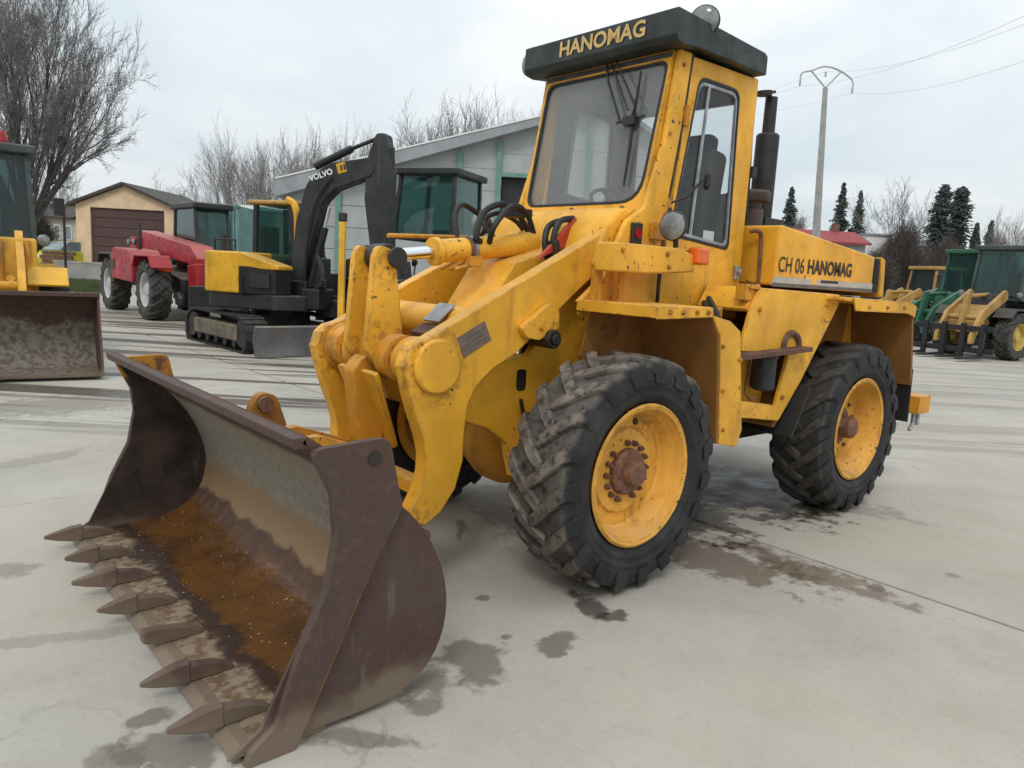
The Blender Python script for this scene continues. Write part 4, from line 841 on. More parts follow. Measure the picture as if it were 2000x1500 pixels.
def bg_loader(label, loc, yaw, body, frame, glass, arms, rim, tyre, R=.62, attach=None, cat='wheel loader', name='wheel_loader', hood_z=1.75, cabz=(1.35, 2.95), hw=1.02):
    root = empty(name, loc, yaw, label, cat)
    for x in (0, -2.6):
        for s in (1, -1):
            bg_wheel(root, x, s*(hw-.20), R, .44, s, tyre, rim)
            f = MB().prism([(x-.62, R+.35), (x-.5, R+.72), (x+.35, R+.74), (x+.6, R+.5), (x+.57, R+.47), (x+.34, R+.69), (x-.48, R+.67), (x-.58, R+.33)], s*.52, s*hw); f.build('fender', body, root, bevel=.01)
    MB().box((-1.3, 0, .80), (3.4, .8, .55)).build('chassis', M['dark'], root)
    MB().prism([(-1.75, 1.1), (-1.75, hood_z), (-2.3, hood_z+.02), (-3.35, hood_z-.18), (-3.5, .75), (-2.9, .70), (-1.9, .75)], -.60, .60).build('engine_hood', body, root, bevel=.04)
    MB().box((-3.50, 0, .82), (.28, 1.9, .45)).build('counterweight', body, root, bevel=.03)
    for s in (1, -1): MB().box((-3.35, s*.603, 1.25), (.12, .02, .4)).build('side_grille', M['black'], root)
    MB().prism([(.25, .6), (.40, 1.0), (.05, 1.75), (-.35, 1.75), (-.5, .6)], -.36, .36).build('front_frame', body, root, bevel=.02)
    MB().box((-1.15, 0, 1.15), (1.35, 1.2, .45)).build('cab_base', body, root, bevel=.03)
    cab_unit(root, -1.75, -.50, .66, cabz[0], cabz[1], frame, glass, frame)
    for s in (1, -1):
        MB().prism([(-.15, 1.78), (-.05, 1.86), (1.05, 1.25), (1.42, .62), (1.42, .42), (1.28, .42), (1.18, .62), (.90, 1.05), (-.18, 1.62)], s*.40, s*.50).build('lift_arm', arms, root, bevel=.01)
        MB().cyl((.1, s*.33, .75), (.75, s*.33, 1.2), .055, 12).build('lift_cylinder', arms, root)
        MB().tube([(-.3, s*.62, 1.5), (-.25, s*.75, 1.68)], .02, 6).build('lamp_bracket', M['black'], root)
        lamp('headlight', (-.2, s*.76, 1.74), (1, 0, 0), .085, M['black'], root)
    MB().cyl((.95, -.42, 1.1), (.95, .42, 1.1), .07, 14).build('arm_cross_tube', arms, root)
    MB().prism([(.85, 1.75), (.98, 1.72), (1.10, 1.1), (1.2, .7), (1.1, .68), (.86, 1.05)], -.06, .06).build('bell_crank', arms, root)
    MB().cyl((.9, 0, 1.65), (-.1, 0, 1.72), .06, 14).build('tilt_cylinder', arms, root)
    MB().lathe([(.06, 0), (.06, .6), (.035, .62), (.035, .85)], (-2.2, .3, hood_z), (0, 0, 1), 14).build('exhaust_stack', M['pipe'], root)
    m = MB().tube([(-.5, .66, 2.3), (-.35, .95, 2.35)], .012, 5).build('mirror_arm', M['black'], root); MB().box((-.36, .98, 2.25), (.03, .14, .26)).build('mirror', M['black'], m, bevel=.01)
    return root
def bg_bucket(root, W, x0=1.35, z=.05, mats=None, h=1.0):
    line = [(x0+.42, z+h), (x0+.28, z+h-.02), (x0+.10, z+h*.72), (x0+.03, z+h*.42), (x0+.07, z+.16), (x0+.2, z+.03), (x0+.55, z), (x0+.78, z)]
    b = MB().shell(line[::-1], .03, -W/2, W/2).build('bucket', mats[0], root, ang=40)
    for s in (1, -1): MB().prism(line+[(x0+.66, z+.3), (x0+.50, z+.65)], s*(W/2), s*(W/2+.03)).build('side_plate', mats[1], b)
    MB().box((x0+.37, 0, z+h+.02), (.16, W+.06, .05)).build('top_lip', mats[1], b)
    MB().box((x0+.75, 0, z+.005), (.16, W+.06, .03)).build('cutting_edge', mats[1], b)
    return b
def mudpan(name):
    t = NT(name); p = t.obj(); x = t.xyz(p); e = t.noise(p, 3.5, 6, .65); f = t.noise(p, 15, 5, .6)
    z = t.mth('ADD', x[2], t.rng(e, .25, .75, -.16, .16, False))
    g = t.mix(t.rng(f, .4, .62), (.20, .175, .14), (.105, .085, .065)); c = t.mix(t.rng(z, .62, .76), g, t.mix(t.rng(f, .3, .7), (.055, .032, .025), (.085, .05, .038)))
    return t.set(c, .75, 0, .3)
M['mudpan'] = mudpan('muddy_bucket_steel')

# far left: yellow loader facing the camera, bucket down
bl = on(2, 0, 205, 741)
LY = R_(83); lo = Vector((2.25, 1.28, 0)); lo.rotate(Euler((0, 0, LY))); lp = bl-lo
la = bg_loader('yellow wheel loader at the left edge with wide muddy rust-brown bucket facing the viewer', (lp.x, lp.y, 0), LY, M['yellow_new'], M['cabgrey'], M['darkglass'], M['yellow'], M['rimyel'], M['tyre_bg'], attach=None, cabz=(1.62, 3.0))
bg_bucket(la, 2.5, 1.46, .06, (M['mudpan'], M['wear_plate']), .98)
MB().lathe([(.07, 0), (.075, .03), (.07, .14), (.04, .19), (.0001, .20)], (-.75, .30, 3.12), (0, 0, 1), 16).build('beacon', M['redlens'], la)
MB().prism([(.30, .8), (.42, 1.0), (.22, 1.74), (-.3, 1.76), (-.3, .8)], -.66, .66).build('front_mask', M['yellow_new'], la, bevel=.02)
for s in (-.42, -.1, .22, .54): MB().box((.345, s, 1.36), (.05, .07, .74), (0, -.26, 0)).build('frame_rib', M['yellow_worn'], la, bevel=.01)

# red telescopic handler behind it
th = empty('telehandler', GP(299, 18.3)-Vector((.98, 1.78, 0)), R_(90), 'red telescopic handler with big grey rimmed tyres parked behind the yellow excavator', 'telehandler')
for x in (-1.60, 1.55):
    for s in (1, -1): bg_wheel(th, x, s*.85, .64, .44, s, M['tyre_bg'], M['rimgrey'])
RD = M['red']
MB().prism([(-2.2, .75), (-2.2, 1.15), (-1.2, 1.15), (1.4, 1.0), (2.1, .9), (2.1, .62), (-2.0, .6)], -.45, .45).build('chassis', M['charcoal'], th, bevel=.02)
MB().prism(roundpoly([(-.95, .80), (-1.0, 1.30), (-.75, 1.52), (.45, 1.48), (.85, 1.20), (.85, .75)], [.05, .15, .2, .3, .2, .05], 5), -1.10, -.40).build('engine_cover', RD, th, bevel=.06, seg=3)
MB().prism(roundpoly([(-.98, 1.0), (-1.0, 1.22), (-.6, 1.25), (-.6, 1.0)], .03, 3), -1.112, -1.09).build('cover_vent', M['black'], th)
for x in (-1.6, 1.55):
    for s in (1, -1): MB().prism([(x-.72, 1.15), (x-.55, 1.38), (x+.5, 1.38), (x+.72, 1.12), (x+.68, 1.10), (x+.48, 1.34), (x-.53, 1.34), (x-.68, 1.13)], s*.66, s*1.1).build('fender', RD if x > 0 else M['charcoal'], th, bevel=.02)
MB().box((1.95, -.75, 1.12), (.12, .3, .16)).build('tail_lamp', M['orange'], th, bevel=.02)
bx = MB().prism([(-2.05, 1.55), (-2.05, 1.92), (-1.9, 1.98), (2.0, 1.62), (2.45, 1.35), (2.5, .62), (2.25, .60), (2.15, 1.08), (1.8, 1.24)], -.24, .24).build('boom', RD, th, bevel=.02)
MB().prism([(2.1, 1.2), (2.7, 1.25), (2.75, .45), (2.4, .40), (2.2, .7)], -.34, .34).build('boom_head', RD, th, bevel=.02)
MB().box((-1.9, 0, 1.45), (.5, .75, .7)).build('boom_tower', RD, th, bevel=.03)
MB().cyl((-.9, 0, 1.2), (.7, 0, 1.42), .07, 12).build('lift_cylinder', M['chrome'], th)
MB().prism([(-.9, .7), (-.9, 1.35), (.75, 1.35), (.95, .75)], .36, 1.10).build('cab_base', RD, th, bevel=.03)
cb = empty('cab_tmp'); bpy.data.objects.remove(cb)
_b = len(COL.objects); cab_unit(th, -.85, .80, .40, 1.35, 2.52, M['charcoal'], M['tealglass'], M['charcoal'], .25, .03)
for o in list(COL.objects)[_b:]:
    if o.parent == th: o.location.y += .72
for x_ in (-.95, -.55): lamp('work_lamp', (x_-.35, -.62, 1.66), (.3, -1, 0), .07, M['charcoal'], th)
MB().lathe([(.05, 0), (.05, .45), (.03, .5), (.03, .6)], (.15, -.75, 1.48), (0, 0, 1), 12).build('exhaust_stack', M['pipe'], th)
fr = empty('tmp'); bpy.data.objects.remove(fr)
MB().box((2.85, 0, .55), (.08, 1.1, .5)).build('fork_carriage', M['charcoal'], th, bevel=.02)

# mini excavator (12 percent over the first draft's size): undercarriage towards +y, house swung to the right
th.scale = (1.15,)*3
EXC = Vector((-2.86, -10.55, 0))
ex_ = empty('mini_excavator', EXC, 0, 'yellow and black mini excavator on rubber tracks with raised black boom', 'excavator')
M['trackdust'] = mat_plain('dusty_track_frame', (.16, .135, .10), .85, 0, .35, 5)
M['track'] = mat_plain('track_rubber', (.03, .028, .026), .75, 0, .4, 9)
def rotm(parts, ang):
    for o in parts: o.rotation_euler = (0, 0, ang)
und = []
for s in (1, -1):
    out = roundpoly([(-1.25, .10), (-1.15, .0), (1.15, .0), (1.28, .16), (1.22, .46), (1.0, .56), (-1.0, .56), (-1.25, .42)], [.1, .1, .1, .12, .15, .1, .1, .15], 4)
    m = MB(); n = len(out); inn = inset(out, .06); vs = []
    for y in (s*.52, s*.90): vs += [(p[0], y, p[1]) for p in out]+[(p[0], y, p[1]) for p in inn]
    fs = []
    for i in range(n):
        j = (i+1) % n; fs += [(i, j, n+j, n+i), (2*n+j, 2*n+i, 3*n+i, 3*n+j), (j, i, 2*n+i, 2*n+j), (n+i, n+j, 3*n+j, 3*n+i)]
    m.add(vs, fs)
    per = [Vector(p) for p in out]; tot = sum((per[(i+1) % n]-per[i]).length for i in range(n)); step = tot/44; acc = 0
    for i in range(n):
        a, b = per[i], per[(i+1) % n]; d = (b-a).length
        while acc < d:
            p = a.lerp(b, acc/d); m.box((p.x, s*.71, p.y), (.06, .38, .03), (0, -math.atan2((b-a).y, (b-a).x), 0)); acc += step
        acc -= d
    trk = m.build('track', M['track'], ex_, ang=30); und.append(trk)
    und.append(MB().box((0, s*.70, .29), (1.75, .385, .26)).build('track_frame', M['trackdust'], ex_, bevel=.03))
    for x in (-.72, -.36, 0, .36, .72): und.append(MB().cyl((x, s*.6, .14), (x, s*.86, .13), .075, 14).build('track_roller', M['charcoal'], ex_))
    for x in (-1.02, 1.03): und.append(MB().cyl((x, s*.62, .30), (x, s*.87, .30), .22, 20).build('idler_wheel' if x > 0 else 'sprocket', M['charcoal'], ex_))
und.append(MB().box((0, 0, .42), (1.1, 1.1, .26)).build('car_body', M['charcoal'], ex_))
und.append(MB().prism([(1.72, .02), (1.76, .02), (1.70, .25), (1.76, .46), (1.70, .48), (1.64, .25)], -.96, .96).build('dozer_blade', mat_paint('scraped_blade_paint', (.13, .13, .13), .5, 1., .8), ex_))
for s in (1, -1): und.append(MB().box((1.2, s*.42, .26), (1.0, .12, .14), (0, .06, 0)).build('blade_arm', M['charcoal'], ex_, bevel=.01))
rotm(und, R_(92))
hs = []; HA = R_(122)
def H(mb, name, mat, **k): o = mb.build(name, mat, ex_, **k); hs.append(o); return o
H(MB().cyl((0, 0, .50), (0, 0, .68), .45, 28), 'slew_ring', M['black'])
H(MB().prism(roundpoly([(-1.08, .0), (-.75, -.85), (.55, -.92), (.9, -.6), (.95, .4), (.7, .92), (-.7, .92)], .15, 4), .66, .90, ax=2), 'house_base', M['charcoal'], bevel=.02)
H(MB().prism(roundpoly([(-1.12, 0), (-.85, -.88), (-.1, -.94), (-.1, .92), (-.8, .92)], [.3, .3, .05, .05, .3], 6), .90, 1.56, ax=2), 'engine_cover', M['yellow_new'], bevel=.06, seg=3)
H(MB().prism([(-.1, -.94), (.55, -.90), (.62, -.55), (-.1, -.5)], .90, 1.34, ax=2), 'side_cover', M['black'], bevel=.02)
H(MB().prism([(-.12, 1.56), (.62, 1.36), (.62, 1.30), (-.12, 1.30)], -.92, -.5), 'tank_cover', M['yellow_new'], bevel=.02)
for q, s_ in (((.95, -.30, .86), (.34, .5, .34)), ((1.12, -.02, .70), (.3, .34, .3)), ((.85, -.05, 1.28), (.22, .3, .5))): H(MB().box(q, s_), 'hydraulic_block', M['black'], bevel=.03)
for k in range(5): H(MB().tube(smooth_path([(.62, -.36+.05*k, .8), (.95+.05*k, -.46, .95+.06*k), (1.12, -.40, 1.3-.08*k), (.95, -.33, 1.62)], 5), .022, 6), 'hose', M['rubber'])
H(MB().cyl((1.0, -.47, .80), (1.0, -.44, .80), .07, 14), 'swing_pin', M['steel'])
for k in range(3): H(MB().box((-1.10+.02*k, -.30, 1.30-.13*k), (.06, .34, .045)), 'cover_vent', M['black'])
H(MB().tube([(-.6, -.86, 1.58), (-.6, -.86, 1.74), (-.2, -.88, 1.74), (-.2, -.88, 1.58)], .018, 6), 'hand_rail', M['black'])
H(MB().box((.30, -.93, 1.12), (.34, .03, .22)), 'side_grille', M['charcoal'])
H(MB().box((-.02, -.945, 1.02), (.02, .02, .30)), 'cover_seam', M['black'])
H(MB().cyl((-.75, -.45, 1.54), (-.75, -.45, 1.82), .045, 10), 'exhaust_stack', M['pipe'])
H(MB().box((.40, .40, 1.42), (.04, .86, .28)), 'cab_lower_panel', M['black'])
H(MB().box((.25, .42, 1.08), (1.1, .95, .40)), 'cab_base', M['charcoal'], bevel=.02)
_b = len(COL.objects); cab_unit(ex_, -.42, .36, .46, 1.28, 2.36, M['black'], M['tealglass'], M['tan_yellow'], .10, .03, .07)
for o in list(COL.objects)[_b:]:
    if o.parent == ex_: hs.append(o); o.location = Matrix.Rotation(HA, 3, 'Z') @ Vector((0, .40, 0))
cp = MB().tube(smooth_path([(.42, -.09, 1.3), (.42, -.09, 2.1), (.36, -.09, 2.38), (.22, -.09, 2.46)], 4), .06, 6); H(cp, 'cab_post', M['yellow_new'])
CH = M['charcoal']
BM = roundpoly([(.78, .95), (.98, .88), (1.12, 1.5), (1.38, 2.50), (1.62, 2.74), (2.30, 2.98), (2.36, 3.14), (2.25, 3.28), (1.5, 3.18), (1.12, 2.86), (.92, 2.2)], [.1, .1, .4, .4, .3, .1, .1, .1, .35, .4, .4], 6)
BMs = [(x*.98-.38, z) for x, z in BM]
BMs = [(x-.05*0, z) for x, z in BMs]
boom = H(MB().prism(BMs, -.30, -.04), 'boom', CH, bevel=.02)
H(MB().box((.50, -.17, .90), (.50, .34, .5)), 'boom_swing_post', M['black'], bevel=.04)
H(MB().cyl((.72, -.17, 1.05), (.98, -.17, 2.1), .07, 14), 'boom_cylinder', M['black'])
H(MB().cyl((.98, -.17, 2.1), (1.06, -.17, 2.45), .035, 12), 'boom_rod', M['chrome'])
H(MB().cyl((.80, -.17, 3.14), (1.45, -.17, 3.44), .065, 14), 'stick_cylinder', M['black'])
H(MB().cyl((1.45, -.17, 3.44), (1.92, -.17, 3.62), .033, 12), 'stick_rod', M['black'])
H(MB().prism(roundpoly([(1.78, 3.28), (1.92, 3.68), (2.10, 3.68), (2.20, 3.05), (2.22, 1.2), (1.95, 1.2), (1.74, 2.6)], [.1, .08, .08, .3, .05, .05, .3], 5), -.28, -.06), 'stick', CH, bevel=.02)
H(MB().cyl((2.14, -.17, 3.45), (2.16, -.17, 2.6), .055, 12), 'bucket_cylinder', M['black'])
H(MB().prism(roundpoly([(1.88, 1.28), (2.26, 1.24), (2.3, .8), (2.0, .45), (1.6, .55), (1.55, .65), (1.95, .85)], [.05, .05, .2, .2, .02, .02, .15], 4), -.48, .14), 'digging_bucket', M['charcoal'], bevel=.01)
for k in range(3): H(MB().tube(smooth_path([(.7, -.33+.03*k, 1.1), (.78, -.36, 1.9+.05*k), (.95, -.35, 2.6), (1.2, -.34, 2.95)], 5), .02, 6), 'hose', M['rubber'])
H(MB().cyl((.82, -.28, .95), (.82, -.05, .95), .07, 14), 'boom_pin', M['steel'])
tx = text('boom_lettering', 'VOLVO', M['white'], ex_, (.78, -.301, 2.86), (1, 0, .33), (-.33, 0, 1), .44, .105, .03, .002); hs.append(tx)
sq = MB().plate([(0, 0), (.16, 0), (.16, .17), (0, .17)], (1.29, -.303, 3.00), Vector((1, 0, .30)).normalized(), Vector((-.30, 0, 1)).normalized(), .002); H(sq, 'logo_plate', M['yellow_new'])
sq = MB().plate([(0, 0), (.035, 0), (.035, .09), (0, .09)], (1.34, -.3055, 3.05), Vector((1, 0, .30)).normalized(), Vector((-.30, 0, 1)).normalized(), .002); H(sq, 'logo_mark', M['ink'])
sq = MB().plate([(0, 0), (.035, 0), (.035, .09), (0, .09)], (1.395, -.3055, 3.067), Vector((1, 0, .30)).normalized(), Vector((-.30, 0, 1)).normalized(), .002); H(sq, 'logo_mark', M['ink'])
rotm(hs, HA)
for o in hs:
    o.location += Vector((RT0.x, RT0.y, 0))*.22
    if o.name.split('.')[0] in ('boom', 'boom_cylinder', 'boom_rod', 'stick_cylinder', 'stick_rod', 'stick', 'bucket_cylinder', 'hose', 'boom_lettering', 'logo_plate', 'logo_mark'):
        for v in o.data.vertices: v.co.z = 1+(v.co.z-1)*.93 if v.co.z > 1 else v.co.z
ex_.scale = (1.12,)*3

# backhoe loader standing behind the excavator
D5 = 15.6
bh = bg_loader('black loader with green tinted cab standing right of the raised excavator arm', GP(757, D5), YAW_R+R_(160), M['charcoal'], M['charcoal'], M['tealglass'], M['charcoal'], M['rimyel'], M['tyre_bg'], attach=None, hood_z=1.9, cabz=(2.2, 3.42))
o_ = GP(668, 12.6)
stb = empty('loading_ramp', o_, YAW_R, 'upright narrow yellow steel ramp post between excavator boom and loader', 'ramp')
MB().box((0, 0, 1.40), (.10, .12, 1.85)).build('post', M['yellow_new'], stb, bevel=.01); MB().box((0, 0, 2.40), (.12, .14, .14)).build('post_cap', M['black'], stb, bevel=.01); MB().box((0, .0, .24), (.3, .5, .48)).build('foot', M['charcoal'], stb, bevel=.02)

# right edge: two more loaders and a third behind
def gdir(u, D, a):     # heading in the ground plane: a = 0 towards picture right, 90 away from the camera
    return GP(u, D), YAW_R+R_(a)
p, h = gdir(1925, 20.6, 212)
ld = bg_loader('dark green cabbed loader with faded yellow arms and black fork carriage at right edge', p, h, M['charcoal'], M['cabgrey'], M['tealglass'], M['tan_yellow'], M['rimyel'], M['tyre_bg'], R=.64, attach=None, hood_z=1.9, cabz=(1.62, 2.98))
for y in (-.75, -.25, .25, .75):
    MB().prism([(1.44, .12), (2.5, .10), (2.5, .06), (1.36, .05), (1.36, .95), (1.44, .95)], y-.06, y+.06).build('fork', M['black'], ld)
for z in (.25, .82): MB().box((1.36, 0, z), (.08, 2.1, .14)).build('carriage_bar', M['black'], ld, bevel=.01)
MB().prism([(.62, .95), (.95, .70), (1.0, 1.0), (.55, 1.45)], -.40, .40).build('front_guard', M['tan_yellow'], ld, bevel=.02)
p, h = gdir(1850, 24.5, 200)
lg = bg_loader('bright green wheel loader parked behind the faded yellow loader arms', p, h, M['green'], M['green'], M['tealglass'], M['green'], M['rimgrey'], M['tyre_bg'], R=.66, attach=None, hood_z=1.85, cabz=(1.7, 3.05))
p, h = gdir(1775, 29, 195)
lt = bg_loader('tan yellow loader mostly hidden behind the engine hood end', p, h, M['tan_yellow'], M['tan_yellow'], M['darkglass'], M['tan_yellow'], M['rimyel'], M['tyre_bg'], R=.66, attach=None, hood_z=1.9, cabz=(1.7, 2.6))
bg_bucket(lt, 2.4, 1.4, .2, (M['tan_yellow'], M['tan_yellow']), 1.0)

# ================================================================ BUILDINGS AND BACKGROUND
M['beige'] = mat_plain('beige_render', (.72, .53, .355), .85, 0, .10, 1.5, .1)
M['cream'] = mat_plain('cream_render', (.55, .50, .42), .85, 0, .12, 1.5)
M['brown'] = mat_plain('brown_door_paint', (.085, .045, .04), .6, 0, .15, 4)
M['rooftile'] = mat_plain('dark_roof_tile', (.06, .052, .046), .8, 0, .3, 3)
M['redtile'] = mat_plain('red_roof_sheet', (.26, .035, .04), .7, 0, .2, 2)
M['clad'] = mat_plain('pale_cladding', (.34, .365, .36), .6, 0, .08, 1.0)
M['greensteel'] = mat_plain('green_steel_column', (.12, .25, .22), .5, 0, .15, 2)
M['fascia'] = mat_plain('grey_roof_sheet', (.27, .29, .31), .5, 0, .12, 1.2)
M['brick'] = mat_plain('brick_red_wall', (.17, .085, .06), .85, 0, .25, 6)
M['concwall'] = mat_plain('pale_concrete_wall', (.45, .44, .41), .85, 0, .12, 2)
M['teal'] = mat_plain('teal_container_paint', (.10, .20, .195), .55, 0, .2, 2)
M['lime'] = mat_plain('lime_car_paint', (.50, .46, .04), .3, 0, .05, 4)
M['polec'] = mat_plain('pole_concrete', (.30, .30, .29), .8, 0, .15, 2)
M['polesteel'] = mat_plain('galvanised_steel', (.42, .43, .43), .5, .3, .15, 5)
M['wire'] = mat_plain('power_wire', (.42, .43, .44), .6, 0, .1, 2)
M['winglass'] = mat_plain('far_window_glass', (.18, .23, .24), .15, 0, .3, 1)

def site(name, u, D, label, cat, group=None, dz=0):      # an Empty on the ground; its x axis runs to the right as seen from the yard, y away
    e = empty(name, GP(u, D)+Vector((0, 0, dz)), YAW_R, label, cat, group)
    e['u'] = 0; del e['u']
    X = lambda uu: (uu-u)*D/CAM['f']
    Z = lambda uu, vv: HZ(uu, vv, D)
    return e, X, Z

# beige garage
e, X, Z = site('garage', 245, 50, 'beige rendered garage with wide dark brown door and low gabled roof', 'garage')
xl, xr, xm = X(150), X(345), X(245); ze, zp = Z(245, 405), Z(245, 366)
dl, dr, dt = X(178), X(322), Z(250, 410)
MB().prism([(xl, 0), (dl, 0), (dl, dt), (dr, dt), (dr, 0), (xr, 0), (xr, ze), (xm, zp), (xl, ze)], 0, .3).build('front_wall', M['beige'], e)
for x in (xl+.15, xr-.15): MB().box((x, 4.3, ze/2), (.3, 8, ze)).build('side_wall', M['beige'], e)
MB().prism([(xl, 0), (xr, 0), (xr, ze), (xm, zp), (xl, ze)], 8.3, 8.6).build('rear_wall', M['beige'], e)
for s, xx in ((-1, xl), (1, xr)):
    MB().prism([(xm, zp+.02), (xx+s*.45, ze-.16), (xx+s*.45, ze+.02), (xm, zp+.22)], -.35, 8.8).build('roof', M['rooftile'], e)
n_ = 7; 
for k in range(n_):
    z0 = dt*k/n_; MB().box(((dl+dr)/2, .18, z0+dt/n_/2), (dr-dl, .06, dt/n_-.03)).build('door_panel', M['brown'], e)
MB().box(((dl+dr)/2, .25, dt/2), (dr-dl, .03, dt)).build('door_backing', M['black'], e)
# house wing to its left
e, X, Z = site('house', 112, 56, 'low cream house wing with windows left of the beige garage', 'house')
xl, xr = X(60), X(150); ze = Z(112, 428)
MB().box(((xl+xr)/2, 2.5, ze/2), (xr-xl, 5, ze)).build('wall', M['cream'], e)
MB().prism([(-.4, ze), (2.5, ze+1.0), (5.4, ze), (5.4, ze+.15), (2.5, ze+1.2), (-.4, ze+.15)], xl-.3, xr+.0, ax=0).build('roof', M['rooftile'], e)
for u0, u1 in ((90, 104), (108, 120), (128, 142)):
    z0, z1 = Z(112, 468), Z(112, 440); w = MB().box(((X(u0)+X(u1))/2, -.03, (z0+z1)/2), (X(u1)-X(u0), .08, z1-z0)).build('window', M['white'], e)
    MB().box(((X(u0)+X(u1))/2, -.08, (z0+z1)/2), (X(u1)-X(u0)-.16, .03, z1-z0-.16)).build('pane', M['winglass'], w)
# garden wall, low pale wall, pole, car
e, X, Z = site('garden_wall', 105, 44, 'red brick garden wall in front of the cream house', 'wall')
wallm = MB(); 
for r in range(6):
    for c in range(6):
        w_ = X(128)/3-X(80)/3; 
        MB().box((X(78)+(c+.5+(.5 if r % 2 else 0))*.32, 0, .12+r*.24), (.30, .22, .22)).build('wall_block', M['brick'], e)
e, X, Z = site('low_wall', 170, 40, 'low pale concrete wall along the drive below the lime car', 'wall')
MB().box((X(160), 0, .45), (X(215)-X(105), .2, .9)).build('wall', M['concwall'], e, bevel=.02); MB().box((X(160), 0, .93), (X(215)-X(105)+.05, .28, .08)).build('coping', M['cream'], e)
e, X, Z = site('sign_post', 127, 26, 'thin black post standing beyond the left loader fender', 'post')
MB().cyl((0, 0, 0), (0, 0, Z(127, 405)), .045, 10).build('post', M['black'], e)
def car(name, loc, yaw, mat, label, group=None):
    c = empty(name, loc, yaw, label, 'car', group)
    b = roundpoly([(-1.95, .35), (1.95, .35), (2.0, .65), (1.85, .85), (1.0, .98), (-1.75, 1.0), (-1.98, .8)], [.1, .1, .15, .2, .2, .1, .1], 4)
    MB().prism(b, -.82, .82).build('body', mat, c, bevel=.06, seg=3)
    g = roundpoly([(1.0, .96), (.30, 1.42), (-1.25, 1.45), (-1.75, .98)], [.1, .25, .2, .1], 4)
    MB().prism(g, -.72, .72).build('window', M['darkglass'] if False else M['winglass'], c, bevel=.05)
    MB().prism([(x*.82-.05, z+.03) for x, z in roundpoly([(.36, 1.40), (-1.45, 1.43), (-1.5, 1.37), (.40, 1.34)], .03, 3)], -.70, .70).build('roof', mat, c, bevel=.02)
    for s in (1, -1):
        MB().box((1.9, s*.6, .70), (.12, .3, .12)).build('headlight', M['white'], c, bevel=.03)
        for x in (-1.25, 1.25): bg_wheel(c, x, s*.68, .31, .2, s, M['tyre_blk'], M['rimgrey'])
    return c
lc_ = car('parked_car', GP(128, 50), YAW_R+R_(245), M['lime'], 'lime yellow van parked beside the beige garage'); lc_.scale = (1.2, 1.3, 1.45); lc_['category'] = 'van'; lc_.name = 'parked_van'
car('parked_car', GP(1548, 60), YAW_R+R_(250), M['steel'], 'silver car far behind the black exhaust stack')

# container and white topped shed behind the telehandler
e, X, Z = site('shipping_container', 425, 27, 'teal corrugated shipping container behind the red telehandler cab', 'container')
zt = Z(425, 400); xl, xr = X(352), X(466)
MB().box(((xl+xr)/2, 3.0, zt/2+.02), (xr-xl-.12, 5.8, zt-.1)).build('body', M['teal'], e)
for k in range(13):
    x = xl+.12+(xr-xl-.24)*(k+.5)/13; MB().box((x, .07, zt/2), (.075, .07, zt-.3)).build('rib', M['teal'], e, bevel=.015)
for z in (zt-.08, .1): MB().box(((xl+xr)/2, .06, z), (xr-xl, .12, .16)).build('rail', M['teal'], e)
for x in (xl+.06, xr-.06): MB().box((x, .06, zt/2), (.12, .12, zt-.16)).build('corner_post', M['teal'], e)
e, X, Z = site('shed', 482, 31, 'small beige shed with white flat roof beside the teal container', 'shed')
zt = Z(482, 412); xl, xr = X(464), X(540)
MB().box(((xl+xr)/2, 1.5, zt/2), (xr-xl, 3, zt)).build('wall', M['cream'], e); MB().box(((xl+xr)/2, 1.45, zt+.08), (xr-xl+.2, 3.3, .2)).build('roof', M['white'], e)
MB().box(((xl+xr)/2, -.02, 1.1), (.9, .06, 2.1)).build('door', M['brown'], e)

# grey warehouse
DW = 42
e, X, Z = site('warehouse', 1165, DW, 'large pale clad warehouse with green steel columns and grey sloping roof', 'warehouse')
rt_ = lambda u: 385-(u-560)*(385-226)/(1165-560) if u <= 1165 else 226+(u-1165)*.62
ztop = lambda u: HZ(u, rt_(u), DW)
us = [560, 660, 760, 890, 965, 1048, 1135, 1165, 1225, 1290]
for i in range(len(us)-1):
    u0, u1 = us[i], us[i+1]; z0 = 0
    if u0 == 965: z0 = HZ(990, 350, DW)
    ub = u0
    nn = max(2, int((u1-u0)*DW/CAM['f']/1.0+.5))
    zs = [z0]; 
    zmin = min(ztop(u0), ztop(u1))
    while zs[-1]+1.2 < zmin: zs.append(zs[-1]+1.2)
    for a, b in zip(zs[:-1], zs[1:]):
        MB().box(((X(u0)+X(u1))/2, .0, (a+b)/2), (X(u1)-X(u0)-.02, .12, b-a-.03)).build('cladding_panel', M['clad'], e)
    a = zs[-1]; MB().prism([(X(u0)+.01, a), (X(u1)-.01, a), (X(u1)-.01, ztop(u1)), (X(u0)+.01, ztop(u0))], -.06, .06).build('cladding_panel', M['clad'], e)
for u in (562, 660, 760, 890, 965, 1048, 1135, 1288): MB().box((X(u), -.10, ztop(u)/2-.1), (.30, .28, ztop(u)-.2)).build('column', M['greensteel'], e)
MB().box(((X(965)+X(1048))/2, .35, HZ(990, 350, DW)/2), (X(1048)-X(965), .1, HZ(990, 350, DW))).build('doorway_backing', M['black'], e)
MB().box(((X(965)+X(1048))/2, -.12, HZ(990, 348, DW)), (X(1048)-X(965), .2, .22)).build('door_lintel', M['greensteel'], e)
pts = [(560, ztop(560)), (1165, ztop(1165)), (1290, ztop(1290))]
def band(u0, u1, lo0, lo1, hi0, hi1, nm, mt, y0, y1): MB().prism([(X(u0), ztop(u0)+lo0), (X(u1), ztop(u1)+lo1), (X(u1), ztop(u1)+hi1), (X(u0), ztop(u0)+hi0)], y0, y1).build(nm, mt, e)
